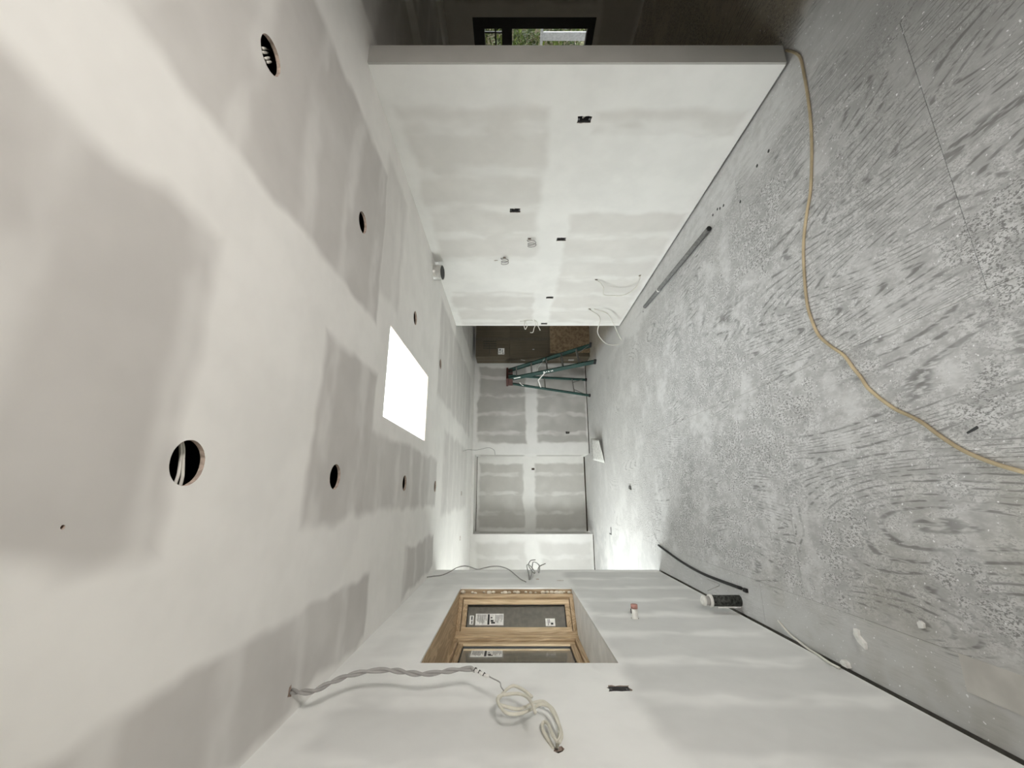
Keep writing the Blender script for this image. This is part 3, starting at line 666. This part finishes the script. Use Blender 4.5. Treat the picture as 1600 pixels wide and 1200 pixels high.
# fence outside the bay, one board at a time
fence = tag(empty('garden_fence', (-2.15, 1.25, -0.11)), 'weathered board fence outside the bay window', 'fence')
for k in range(24):
    zt = 2.57 + random.uniform(-0.01, 0.0)
    o = box('fence_board', (0, k*0.142, 0), (0.02, k*0.142+0.137, zt), m_fence, fence)
for zz in (0.5, 2.2): box('fence_rail', (-0.05, 0, zz), (-0.001, 3.40, zz+0.09), m_fence, fence)
tag(box('ground_outside', (-14, -14, -0.30), (20, 22, -0.13), plain('pale_patio_concrete', (0.42, 0.415, 0.40), 0.9, var=0.12, scale=2)), 'pale concrete yard around the house', kind='structure')

tag(box('added_dark_ground', (-9.0, -9.0, -0.129), (-0.99, 4.60, -0.11), plain('bounce_damping_ground', (0.07, 0.06, 0.045), 0.9, var=0.3, scale=3)), 'unseen dark ground added left of the house to cut bounced light', kind='structure')  # dark ground added to cut the light bounced in through the sidelight
tag(box('added_shade_roof', (5.90, 0.0, 2.62), (10.2, 11.0, 2.74), m_sheath), 'unseen roof added to shade the garden outside the dark window', 'roof')  # roof and posts added out of view to keep daylight off the garden
for yy in (0.2, 10.8): tag(box('added_roof_post', (10.0, yy-0.05, -0.13), (10.1, yy+0.05, 2.62), m_sheath), 'unseen post carrying the %s end of the added shade roof' % ('near' if yy < 5 else 'far'), 'post')
# ================================================================== garden seen through the next room's window
m_leaf = NT('garden_leaves')
ri = m_leaf.add('ShaderNodeObjectInfo'); fz, _ = m_leaf.noise(m_leaf.pos(), 5.0, 2)
m_leaf = m_leaf.base(m_leaf.mix(m_leaf.ramp(fz, 0.3, 0.7), (0.012, 0.045, 0.008), (0.16, 0.22, 0.03)), 0.45, 0, 0.5)
def shrub(loc, rx, ry, rz_, n, label):
    t = tag(empty('garden_shrub', loc), label, 'shrub', 'shrubs in the garden')
    bm = bmesh.new()
    for k in range(n):
        a, b = random.uniform(0, 2*math.pi), math.acos(random.uniform(-1, 1)); r = random.random()**0.4
        c = Vector((rx*r*math.sin(b)*math.cos(a), ry*r*math.sin(b)*math.sin(a), rz_*(1+r*math.cos(b))))
        s_ = random.uniform(0.035, 0.075)
        d = Vector((random.gauss(0, 1), random.gauss(0, 1), random.gauss(0, 1))).normalized()
        e = d.orthogonal().normalized()*s_*0.45; d *= s_
        vs4 = [bm.verts.new(c-d), bm.verts.new(c+e+Vector((0, 0, 0.008))), bm.verts.new(c+d), bm.verts.new(c-e)]
        bm.faces.new(vs4)
    tag(from_bm('foliage', bm, m_leaf, t, recalc=False), kind='stuff')
    bm = bmesh.new()
    for k in range(6):
        a = k*1.05
        add_tube(bm, [(0.04*math.cos(a), 0.04*math.sin(a), -0.02), (rx*0.25*math.cos(a), ry*0.25*math.sin(a), rz_*0.7), (rx*0.6*math.cos(a), ry*0.6*math.sin(a), rz_*1.4)], [0.022, 0.014, 0.006], 6)
    from_bm('stem', bm, m_fence, t)
shrub((8.2, 5.35, -0.12), 0.9, 1.0, 1.55, 5200, 'tall leafy shrub behind the white fence outside the dark window')
shrub((8.7, 8.05, -0.12), 1.0, 1.1, 1.6, 3500, 'broad leafy shrub farther along the garden outside the dark window')
gb = tag(empty('sky_blocking_screen', (9.75, 2.0, -0.12)), 'board screen added behind the garden shrubs to block the sky', 'fence')  # boards added to block sky light behind the shrubs
for k in range(30): box('screen_board', (0, k*0.28, 0), (0.025, k*0.28+0.275, 2.70), m_fence, gb)
wf = tag(empty('white_fence', (7.05, 4.3, -0.12)), 'white painted garden fence outside the dark window', 'fence')
m_wfence = plain('white_fence_paint', (0.45, 0.46, 0.50), 0.5)
box('top_rail', (-0.02, 0, 1.24), (0.05, 1.9, 1.28), m_wfence, wf)
box('bottom_rail', (0.0, 0, 0.25), (0.03, 1.9, 0.31), m_wfence, wf)
for k in range(7): box('fence_board', (0.031, k*0.27+0.02, 0.0), (0.05, k*0.27+0.15, 1.235), m_wfence, wf)

# ================================================================== THINGS
# ---- ceiling: cables in the open cans, duct collar
def cable_thing(name, label, cat, pts_list, r, m, group=None, sub=6):
    if len(pts_list) == 1:
        return tag(tube(name, pts_list[0], r, m, None, sub), label, cat, group)
    t = tag(empty(name, pts_list[0][0]), label, cat, group)
    for pts in pts_list:
        o = tube('strand', [Vector(p)-Vector(pts_list[0][0]) for p in pts], r, m, t, sub)
    return t
cable_thing('ceiling_cable', 'pair of white cables crossing the largest round ceiling cut-out', 'cable', [
    [(0.20, 1.065, 2.490), (0.134, 1.082, 2.476), (0.111, 1.093, 2.475), (0.085, 1.099, 2.475), (0.059, 1.105, 2.475), (0.031, 1.110, 2.476), (-0.04, 1.12, 2.490)],
    [(0.20, 1.060, 2.490), (0.130, 1.077, 2.476), (0.107, 1.085, 2.475), (0.084, 1.090, 2.475), (0.058, 1.093, 2.475), (0.034, 1.093, 2.476), (-0.04, 1.095, 2.490)]], 0.0042, m_cable_white)
cable_thing('ceiling_cable', 'loops of grey cable in the ceiling cut-out nearest the dark room', 'cable', [
    [(1.475, 1.063, 2.462), (1.551, 1.120, 2.490), (1.637, 1.191, 2.530)], [(1.463, 1.068, 2.462), (1.539, 1.126, 2.490), (1.627, 1.197, 2.530)],
    [(1.456, 1.084, 2.462), (1.535, 1.139, 2.490), (1.627, 1.204, 2.530)], [(1.455, 1.096, 2.462), (1.529, 1.150, 2.490), (1.622, 1.215, 2.530)]], 0.0046, m_cable_white)
t = tag(empty('duct_collar', (2.262, 3.905, H)), 'round galvanised duct collar poking from the ceiling above the right wall', 'duct')
def ring(bm, r0, r1, z0, z1, n=40):
    L = [[bm.verts.new((r*math.cos(2*math.pi*k/n), r*math.sin(2*math.pi*k/n), z)) for k in range(n)] for r, z in ((r1, z0), (r1, z1), (r0, z1), (r0, z0))]
    for i in range(4):
        for k in range(n): bm.faces.new((L[i][k], L[i][(k+1) % n], L[(i+1) % 4][(k+1) % n], L[(i+1) % 4][k]))
t.rotation_euler = (math.radians(-8), math.radians(4), 0)
bm = bmesh.new(); ring(bm, 0.0755, 0.077, 0.20, -0.095); from_bm('sleeve', bm, m_galv, t, True)
bm = bmesh.new(); ring(bm, 0.0735, 0.0785, -0.096, -0.090); from_bm('rolled_edge', bm, m_galv, t, True)
bm = bmesh.new(); ring(bm, 0.077, 0.0785, -0.050, -0.044); from_bm('bead', bm, m_galv, t, True)
box('seam', (-0.012, -0.079, -0.09), (0.012, -0.0755, -0.001), m_galv, t)
bm = bmesh.new(); bmesh.ops.create_circle(bm, cap_ends=True, radius=0.0755, segments=32, matrix=Matrix.Translation((0, 0, -0.0935))); from_bm('dark_mouth', bm, m_black, t)  # black disc stands in for the shade inside the duct

# ---- electrical boxes let into the walls
def elec_box(loc, rz, label, group, wires=True):
    """open steel device box; local -y faces the room"""
    t = tag(empty('electrical_box', loc, rz), label, 'electrical box', group)
    w_, hh, d = 0.0245, 0.0445, 0.06
    bm = bmesh.new(); e = 0.0015
    add_box(bm, (-w_, d-e, -hh), (w_, d, hh)); add_box(bm, (-w_, 0.002, -hh), (-w_+e, d-e, hh)); add_box(bm, (w_-e, 0.002, -hh), (w_, d-e, hh))
    add_box(bm, (-w_+e, 0.002, -hh), (w_-e, d-e, -hh+e)); add_box(bm, (-w_+e, 0.002, hh-e), (w_-e, d-e, hh))
    from_bm('box_shell', bm, m_boxgrey, t)
    for s_ in (-1, 1):
        box('screw_tab', (-0.008, 0.003, s_*0.036-0.006), (0.008, 0.005, s_*0.036+0.006), m_boxgrey, t)
    if wires:
        tube('wire', [(0.008, 0.055, -0.03), (0.012, 0.03, -0.005), (0.0, 0.018, 0.010), (-0.010, 0.03, 0.0), (-0.004, 0.05, -0.02)], 0.003, m_cable_white, t)
        tube('wire', [(-0.010, 0.055, 0.03), (-0.012, 0.03, 0.012), (0.004, 0.022, 0.004), (0.010, 0.04, 0.02)], 0.0025, m_black, t)
    return t
RZ = -math.pi/2       # room side is -X on the right wall: local -y -> -x
rlab = ['open steel electrical box nearest the end of the right partition', 'open steel electrical box set high on the right partition', 'open steel electrical box below the wire coils on the right partition',
        'small electrical box on the bright mud band of the right partition, second farthest', 'small electrical box at the far edge of the right partition']
for (y, z), lb in zip(BOXR, rlab): elec_box((XR, y, z), RZ, lb, 'electrical boxes in the right partition')
elec_box((XL, 2.043, 1.144), -RZ, 'electrical box in a ragged cut-out beside the bay window', None)
elec_box((XL, 4.292, 1.148), -RZ, 'electrical box near the far end of the left wall', None)
elec_box((1.2275, YB, 0.445), 0, 'low electrical box in the far wall beside the ladder', None)
elec_box((0.507, YB+CD, 1.152), 0, 'electrical box in the back of the closet', None)

# ---- cables
tw_path = catmull(P['twist'], 8)
t = tag(empty('twisted_cable', tw_path[0]), 'thick twisted grey cable hanging from the ceiling above the bay window', 'cable')
base_v = tw_path[0]
for ph in (0, math.pi):
    bm = bmesh.new(); add_tube(bm, [p-base_v for p in helix(tw_path, 0.0052, 5.5, ph)], 0.0058, 8); from_bm('strand', bm, m_cable_grey, t, True)
tube('taped_end', [Vector(p)-base_v for p in P['twist_end']], 0.006, m_sheet, t)
bm = bmesh.new()
pth = catmull(P['twist_end'], 6)
for k in range(3):
    c = pth[2+k*5]-base_v; add_tube(bm, [c+Vector((0.0, -0.006, 0.006)), c+Vector((0.009, 0, 0)), c+Vector((0, 0.006, -0.006))], 0.002, 6)
from_bm('tape_mark', bm, m_black, t)
tube('tail_wire', [Vector(p)-base_v for p in P['twist_wire']], 0.0022, m_cable_grey, t)
cable_thing('coiled_cable', 'cream cable looped on itself at a wall hole below the bay window edge', 'cable', [P['coilA'], P['coilB'], P['coilC']], 0.0058, m_cable_cream)
cable_thing('loose_wire', 'thin wavy grey wire between ceiling and left wall end', 'wire', [P['wave']], 0.0048, m_wire)
cable_thing('wire_bundle', 'curled bundle of grey wires at the far end of the left wall', 'wire', [P['knotA'], P['knotB']], 0.005, m_wire)
cable_thing('wall_cable', 'white cable drooping between two holes low on the right partition', 'cable', [P['loop1']], 0.0062, m_cable_white)
cable_thing('wall_cable', 'white cable loop reaching the floor at the far end of the right partition', 'cable', [P['loop2'], P['loop3']], 0.0065, m_cable_white)
cable_thing('wall_wires', 'short white wires sticking out at the far edge of the right partition', 'wire', [P['edge1'], P['edge2'], P['edge3'], P['edge4']], 0.0052, m_cable_white)
cable_thing('ceiling_wire', 'thin dark wire hanging before the closet corner', 'wire', [P['back_wire']], 0.004, m_wire)
def wall_coil(y, z, r, label, tilt):
    pts = []
    for k in range(40):
        a = 2*math.pi*2.3*k/39
        rr = r*(1+0.12*math.sin(k*0.7))
        pts.append((XR-0.012-0.0014*k, y+rr*math.cos(a)*0.75, z-r*0.3+rr*math.sin(a)))
    stub = [(XR+0.004, y, z+r), (XR-0.006, y, z+r*0.9)]
    cable_thing('wire_coil', label, 'wire', [stub+pts[5:]], 0.0045, m_cable_grey, None, 3)
wall_coil(3.530, 1.425, 0.036, 'small round coil of grey wire, the lower of two on the right partition', 0)
wall_coil(3.850, 1.695, 0.034, 'small coil of grey wire, the higher of two on the right partition', 0)

cord = tag(tube('extension_cord', P['cord'], 0.0072, None or plain('dusty_orange_cord', (0.43, 0.35, 0.225), 0.6, var=0.25, scale=5), None, 6, 10), 'dusty beige orange extension cord snaking across the floor', 'cord')

# ---- pipes on the left
t = tag(empty('pipe_stub', (XL, 3.065, 0.781), 0), 'white plastic pipe stub sticking out of the left wall', 'pipe')
bm = bmesh.new(); add_tube(bm, [(-0.09, 0, 0), (0.060, 0, 0)], 0.0215, 24); from_bm('tube', bm, m_white, t, True)
bm = bmesh.new(); add_tube(bm, [(0.0601, 0, 0), (0.085, 0, 0)], 0.0225, 24); from_bm('cap', bm, plain('faded_pink_cap', (0.50, 0.27, 0.23), 0.6, var=0.3), t, True)
bm = bmesh.new(); add_tube(bm, [(0.030, 0, 0.0216), (0.058, 0, 0.0216)], 0.004, 8); from_bm('label_mark', bm, m_black, t)
t = tag(empty('drain_pipe', (-0.735, 3.185, 0)), 'black drain pipe with white collar standing by the left wall', 'pipe')
bm = bmesh.new(); add_tube(bm, [(0, 0, -0.01), (0, 0, 0.205)], 0.036, 28); from_bm('tube', bm, plain('scuffed_black_pipe', (0.045, 0.047, 0.042), 0.55, var=0.8, scale=70), t, True)
bm = bmesh.new(); add_tube(bm, [(0, 0, 0.200), (0, 0, 0.217)], 0.041, 28); from_bm('collar', bm, m_white, t, True)
bm = bmesh.new(); add_tube(bm, [(0, 0, 0.2171), (0, 0, 0.245)], 0.030, 28); from_bm('neck', bm, m_cable_grey, t, True)
bm = bmesh.new(); add_tube(bm, [(0, 0, 0.2451), (0, 0, 0.262), (0, 0, 0.268)], [0.033, 0.033, 0.026], 28); from_bm('cap', bm, m_white, t, True)
box('white_strip', (-0.046, -0.008, 0.0), (-0.0362, 0.004, 0.165), m_sheet, t)
tag(tube('black_hose', P['hose'], 0.0105, m_black, None, 6, 10), 'black bent hose lying along the left wall', 'hose')
tag(tube('cord_string', P['string'], 0.0022, m_cable_grey), 'thin string from the black drain pipe to the hose', 'string')
tag(tube('base_cable', P['base_cable'], 0.0058, m_cable_white), 'white cable slipping under the edge of the left wall', 'cable')
a, b = Vector(P['conduit'][0]), Vector(P['conduit'][1])
t = tag(empty('grey_conduit', a), 'long grey foam pipe lying beside the right partition', 'pipe')
bm = bmesh.new(); add_tube(bm, [Vector(), (b-a)*0.98], 0.020, 16); from_bm('tube', bm, plain('grey_foam', (0.20, 0.20, 0.195), 0.9, var=0.15, scale=40), t, True)
bm = bmesh.new(); add_tube(bm, [(b-a)*-0.008, (b-a)*-0.001], 0.0195, 16); from_bm('dark_end', bm, m_black, t)
d = (b-a).normalized(); c = (b-a)*0.69
bm = bmesh.new(); add_tube(bm, [c, c+d*0.018], 0.0212, 16); from_bm('tie', bm, m_sheet, t, True)

# ---- ladder
m_green = plain('green_fibreglass', (0.012, 0.050, 0.040), 0.45, var=0.15)
m_alu = plain('dull_aluminium', (0.20, 0.195, 0.18), 0.45, 0.3, 0.5, 0.1)
m_red = plain('red_brown_plastic', (0.06, 0.018, 0.013), 0.5)
PHI = math.radians(36.5)
lad = tag(empty('step_ladder', (2.407, 8.02, 0), PHI), 'green fibreglass step ladder standing open by the far wall', 'ladder')
TOPY, TOPZ = 0.165, 1.70
def lerp3(a, b, t): return Vector(a).lerp(Vector(b), t)
fr_ = {}
for s_ in (-1, 1):
    foot = Vector((s_*0.295, -0.440, 0.0)); top = Vector((s_*0.155, TOPY-0.06, TOPZ))
    fr_[s_] = (foot, top)
    # C-channel front rail
    bm = bmesh.new()
    ax = (top-foot); L = ax.length; ax.normalize(); sx = Vector((1, 0, 0)) - ax*ax.x; sx.normalize(); sy = ax.cross(sx)
    z0_ = 0.035
    add_box(bm, (s_*0.000-0.003, -0.042, z0_), (s_*0.000+0.003, 0.042, L)); add_box(bm, (-0.003 if s_ < 0 else -0.022, -0.042, z0_), (0.022 if s_ < 0 else 0.003, -0.036, L)); add_box(bm, (-0.003 if s_ < 0 else -0.022, 0.036, z0_), (0.022 if s_ < 0 else 0.003, 0.042, L))
    mt = Matrix((sx, sy, ax)).transposed().to_4x4(); mt.translation = foot; bmesh.ops.transform(bm, matrix=mt, verts=bm.verts)
    rail = from_bm('front_rail', bm, m_green, lad)
    bm = bmesh.new(); add_box(bm, (-0.016, -0.05, 0), (0.016, 0.05, 0.05), 0.004); bmesh.ops.transform(bm, matrix=Matrix.Translation(foot), verts=bm.verts); from_bm('foot', bm, m_black, rail)
    if s_ == -1:
        for k, (t0, t1, w_) in enumerate(((0.565, 0.585, 0.022), (0.54, 0.552, 0.010), (0.515, 0.530, 0.014), (0.490, 0.502, 0.010), (0.475, 0.485, 0.014), (0.85, 0.93, 0.012))):
            bm = bmesh.new(); add_box(bm, (-0.0046, -w_, L*t0), (-0.0031, w_, L*t1))
            bmesh.ops.transform(bm, matrix=mt, verts=bm.verts); from_bm('lettering', bm, m_sheet, rail)
    rfoot = Vector((s_*0.262, 0.435, 0.0)); rtop = Vector((s_*0.125, TOPY+0.055, TOPZ))
    rr = bar('rear_rail', rfoot+Vector((0, 0, 0.02)), rtop, 0.030, 0.042, m_green, lad, Vector((0, 1, 0)))
    bm = bmesh.new(); add_box(bm, (-0.02, -0.028, 0), (0.02, 0.028, 0.04), 0.004); bmesh.ops.transform(bm, matrix=Matrix.Translation(rfoot), verts=bm.verts); from_bm('foot', bm, m_black, rr)
    fr_[s_] += (rfoot, rtop)
for k in range(1, 6):
    z = 0.305*k; tt = z/TOPZ
    p, q = fr_[-1][0].lerp(fr_[-1][1], tt), fr_[1][0].lerp(fr_[1][1], tt)
    box('tread', (p.x+0.004, p.y-0.040, z-0.012), (q.x-0.004, p.y+0.045, z+0.012), m_alu, lad, 0.003)
for z in (0.33, 0.93):
    tt = z/TOPZ; p, q = fr_[-1][2].lerp(fr_[-1][3], tt), fr_[1][2].lerp(fr_[1][3], tt)
    bar('rear_brace', p, q, 0.022, 0.018, m_alu, lad)
for s_ in (-1, 1):
    p = fr_[s_][2].lerp(fr_[s_][3], 0.05); q = fr_[-1][2].lerp(fr_[1][2], 0.5+s_*0.22); q = Vector((q.x, fr_[1][2].lerp(fr_[1][3], 0.194).y, 0.33))
    bar('diagonal_brace', p, q, 0.012, 0.012, m_alu, lad)
    p = fr_[s_][0].lerp(fr_[s_][1], 0.035); q = fr_[s_][0].lerp(fr_[s_][1], 0.18)
    bar('diagonal_brace', p, Vector((s_*0.13, q.y, q.z-0.01)), 0.012, 0.012, m_alu, lad)
    p = fr_[s_][0].lerp(fr_[s_][1], 0.56); q = fr_[s_][2].lerp(fr_[s_][3], 0.60); mid = (p+q)/2 + Vector((0, 0, 0.10))
    s1 = bar('spreader', p, mid, 0.008, 0.020, m_sheet if s_ < 0 else m_alu, lad); bar('spreader', mid, q, 0.008, 0.020, m_sheet if s_ < 0 else m_alu, lad)
bm = bmesh.new(); add_box(bm, (-0.185, TOPY-0.115, TOPZ-0.01), (0.185, TOPY+0.095, TOPZ+0.035), 0.008); cap_ = from_bm('top_cap', bm, m_red, lad)
for s_ in (-1, 1): box('bracket', (s_*0.165-0.012, TOPY-0.09, TOPZ-0.10), (s_*0.165+0.012, TOPY+0.08, TOPZ-0.011), m_red, lad)
tube('hook', [(-0.15, TOPY+0.02, 1.46), (-0.17, TOPY+0.06, 1.42), (-0.15, TOPY+0.10, 1.36), (-0.12, TOPY+0.07, 1.33)], 0.008, m_sheet, lad)

# ---- unseen lamp added behind the viewer to brighten the ceiling and left wall
lamp = tag(empty('added_fill_lamp', (1.60, -1.30, 0)), 'unseen yellow tripod lamp added behind the viewer to brighten the room', 'lamp')
m_yel = plain('yellow_lamp_housing', (0.55, 0.36, 0.03), 0.5)
tube('pole', [(0, 0, 0.25), (0, 0, 0.92)], 0.014, m_black, lamp, 0)
for k in range(3):
    a_ = k*2.094; tube('leg', [(0.012*math.cos(a_), 0.012*math.sin(a_), 0.45), (0.32*math.cos(a_), 0.32*math.sin(a_), 0.008)], 0.009, m_black, lamp, 0)
AIM = (Vector((-0.30, 3.6, H-0.35)) - Vector((1.60, -1.30, 0.98))).normalized()
Q = AIM.to_track_quat('Z', 'Y').to_matrix().to_4x4(); Q.translation = Vector((0, 0, 0.98))
bm = bmesh.new(); add_box(bm, (-0.11, -0.08, -0.07), (0.11, 0.08, -0.01), 0.01); bmesh.ops.transform(bm, matrix=Q, verts=bm.verts); from_bm('housing', bm, m_yel, lamp)
bm = bmesh.new(); add_box(bm, (-0.095, -0.065, -0.0095), (0.095, 0.065, -0.006)); bmesh.ops.transform(bm, matrix=Q, verts=bm.verts)
mg = NT('lit_lamp_face'); mg.base((0.9, 0.8, 0.6)); mg.b.inputs['Emission Color'].default_value = (1, 0.80, 0.58, 1); mg.b.inputs['Emission Strength'].default_value = 6.0
from_bm('lamp_face', bm, mg.m, lamp)
sl = bpy.data.lights.new('lamp_beam', 'SPOT'); sl.energy = 290.0; sl.color = (1.0, 0.955, 0.90); sl.spot_size = math.radians(98); sl.spot_blend = 1.0; sl.shadow_soft_size = 0.30
so = bpy.data.objects.new('lamp_beam', sl); COL.objects.link(so); so.parent = lamp
so.location = Vector((0, 0, 0.98)) + AIM*0.11; so.rotation_euler = AIM.to_track_quat('-Z', 'Y').to_euler()

# ---- stacked cartons and the board leaning on them
def carton_mat(name, c):
    n = NT(name); p = n.obj(); s = n.sep(p)
    f, _ = n.noise(n.comb(n.math('MULTIPLY', s[0], 40.0), n.math('MULTIPLY', s[1], 40.0), n.math('MULTIPLY', s[2], 2.0)), 1.0, 3)
    g, _ = n.noise(p, 3.0, 3)
    col = n.mix(n.ramp(n.math('ADD', n.math('MULTIPLY', f, 0.5), n.math('MULTIPLY', g, 0.5)), 0.35, 0.65), tuple(x*0.85 for x in c), tuple(x*1.12 for x in c))
    return n.base(col, 0.8, 0, 0.2)
m_carton = carton_mat('brown_cardboard', (0.105, 0.086, 0.060))
m_tape = plain('brown_packing_tape', (0.085, 0.07, 0.05), 0.5)
m_cside = plain('faded_carton_print', (0.06, 0.05, 0.036), 0.8)
BX0, BY0, BY1 = 2.73, 8.07, 8.52
def carton(z0, z1, label, prints):
    t = tag(empty('cardboard_carton', (BX0, BY0, z0)), label, 'carton', 'cartons stacked by the far wall')
    box('body', (0, 0, 0), (0.78, BY1-BY0, z1-z0), m_carton, t, 0.006)
    hh = z1-z0
    box('tape', (0.36, -0.0012, 0.004), (0.42, -0.0002, hh-0.004), m_tape, t)
    box('tape', (-0.0012, (BY1-BY0)/2-0.03, 0.004), (-0.0002, (BY1-BY0)/2+0.03, hh-0.004), m_tape, t)
    box('flap_line', (-0.0012, 0.01, hh*0.5), (-0.0002, BY1-BY0-0.01, hh*0.5+0.006), m_cside, t)
    for (u0, v0, u1, v1, side, m) in prints:
        if side == 'front': box('print', (u0, -0.0016, v0), (u1, -0.0003, v1), m, t)
        else: box('print', (-0.0016, u0, v0), (-0.0003, u1, v1), m, t)
    return t
lab = [(0.05, 0.115, 0.185, 0.245, 'front', m_sheet), (0.065, 0.13, 0.09, 0.16, 'front', m_ink), (0.10, 0.15, 0.16, 0.165, 'front', m_ink), (0.07, 0.19, 0.12, 0.20, 'front', m_ink), (0.13, 0.185, 0.17, 0.225, 'front', m_ink), (0.07, 0.215, 0.11, 0.23, 'front', m_ink)]
lab += [(0.17+0.05*k, 0.28, 0.20+0.05*k, 0.56, 'front', m_cside) for k in range(4)] + [(0.05, 0.42, 0.30, 0.435, 'front', m_cside)]
carton(1.6595, 2.375, 'topmost brown carton of the stack, with a white shipping label', lab)
carton(0.85, 1.658, 'middle brown carton of the stack beside the ladder', [(0.18+0.02*k, 0.55-0.03*k, 0.23+0.02*k, 0.58-0.03*k, 'side', m_cable_grey) for k in range(3)] + [(0.15, 0.30, 0.17, 0.34, 'front', m_cable_grey)])
carton(0.0, 0.8495, 'bottom brown carton of the stack behind the leaning board', [(0.18, 0.30, 0.26, 0.42, 'side', m_cable_grey)])
n = NT('strand_board'); p = n.obj()
vor = n.add('ShaderNodeTexVoronoi'); _, wc = n.noise(p, 9, 2); n.set(vor.inputs['Vector'], n.vmath('ADD', p, n.vmath('MULTIPLY', wc, (0.12, 0.12, 0.12)))); vor.inputs['Scale'].default_value = 18
vf, _ = n.noise(p, 14, 4, 0.7)
m_osb = n.base(n.mix(n.ramp(n.math('ADD', n.math('MULTIPLY', vor.outputs['Distance'], 0.5), n.math('MULTIPLY', vf, 0.7)), 0.3, 0.85), (0.14, 0.09, 0.052), (0.27, 0.19, 0.115)), 0.75, 0, 0.2)
bm = bmesh.new(); add_box(bm, (0, -0.012, 0), (0.62, 0.0, 0.82))
o = from_bm('strand_board', bm, m_osb); o.location = (2.80, 8.025, 0.001); o.rotation_euler = (-0.045, 0, 0)
tag(o, 'sheet of brown strand board leaning on the bottom carton', 'board')

# ---- scraps and debris on the floor
def scrap(name, poly, loc, th, label, cat, m, rot=(0, 0, 0)):
    bm = bmesh.new(); prism(bm, poly, 0, th)
    o = from_bm(name, bm, m); o.location = loc; o.rotation_euler = rot
    return tag(o, label, cat)
m_gypw = plain('torn_drywall', (0.74, 0.735, 0.70), 0.85)
bm = bmesh.new()
NX, NY = 8, 6
grid = {}
for i in range(NX+1):
    for j in range(NY+1):
        u, v = i/NX, j/NY
        z = 0.001 + 0.07*u*(1-v)**3 + 0.085*v
        grid[i, j] = [bm.verts.new((0.50+0.42*u+0.10*v, 7.22+0.62*v+0.08*u, z+dz)) for dz in (0, 0.008)]
for i in range(NX):
    for j in range(NY):
        for k in (0, 1): bm.faces.new([grid[i, j][k], grid[i+1, j][k], grid[i+1, j+1][k], grid[i, j+1][k]])
for i in range(NX):
    for j in (0, NY): bm.faces.new([grid[i, j][0], grid[i+1, j][0], grid[i+1, j][1], grid[i, j][1]])
for j in range(NY):
    for i in (0, NX): bm.faces.new([grid[i, j][0], grid[i, j+1][0], grid[i, j+1][1], grid[i, j][1]])
tag(from_bm('curled_sheet', bm, m_gypw, None, True), 'white sheet with a curled edge on the floor before the far wall', 'sheet')
scrap('drywall_scrap', [(-0.025, -0.016), (0.0, -0.026), (0.03, -0.004), (0.05, -0.012), (0.06, 0.008), (0.036, 0.024), (0.004, 0.014)], (-0.665, 2.115, 0.0), 0.013, 'white torn drywall scrap lying by the left wall', 'scrap', m_gypw, (0, 0.0, 0.3))
scrap('drywall_scrap', [(-0.009, -0.011), (0.009, -0.014), (0.016, 0.0), (0.005, 0.013), (-0.013, 0.009)], (-0.50, 1.79, 0.0), 0.010, 'small white drywall crumb on the grey patched floor', 'scrap', m_gypw)
scrap('plaster_crumb', [(-0.012, -0.02), (0.008, -0.013), (0.015, 0.01), (0.0, 0.024), (-0.012, 0.014)], (-0.790, 2.235, 0.0), 0.022, 'white plaster crumb caught at the foot of the left wall', 'scrap', m_gypw)
scrap('metal_clip', [(-0.06, -0.01), (0.06, -0.01), (0.06, 0.01), (-0.04, 0.01), (-0.04, 0.12), (-0.06, 0.12)], (-0.60, 7.05, 0.0), 0.006, 'small bent grey clip on the bright floor by the closet', 'clip', m_boxgrey)
scrap('debris_chunk', [(-0.03, -0.05), (0.02, -0.03), (0.03, 0.03), (-0.01, 0.05)], (0.067, 5.75, 0.0), 0.014, 'small dark debris chunk alone in the middle of the floor', 'debris', m_boxgrey)
scrap('rubber_bit', [(-0.012, -0.02), (0.012, -0.02), (0.012, 0.02), (-0.012, 0.02)], (-0.645, 3.075, 0.0), 0.016, 'small black rubber bit next to the end of the hose', 'debris', m_black)
scrap('wood_sliver', [(-0.004, -0.02), (0.004, -0.02), (0.003, 0.02), (-0.003, 0.02)], (0.211, 1.42, 0.0), 0.004, 'tiny dark wood sliver near the orange cord', 'debris', m_black, (0, 0, 0.4))
# drilled holes in the floor by the partition
bm = bmesh.new(); bmesh.ops.create_circle(bm, cap_ends=True, radius=0.011, segments=16)
dh = bpy.data.meshes.new('drill_hole'); bm.to_mesh(dh); bm.free(); dh.materials.append(m_black)
for (x, y) in ((2.148, 2.821), (2.145, 2.747), (2.125, 2.712), (2.11, 2.66), (1.98, 2.456), (2.072, 2.228), (2.068, 2.104), (2.149, 4.633), (2.124, 4.011)):
    o = bpy.data.objects.new('drill_hole', dh); COL.objects.link(o); o.parent = floor; o.location = (x, y, 0.0008)
# patched strip in the floor by the left wall
strip = box('patch_strip', (-0.677, 1.0, 0.0), (-0.556, 1.672, 0.0025), plain('worn_patch_ply', (0.52, 0.50, 0.465), 0.8, var=0.10, scale=8), floor)
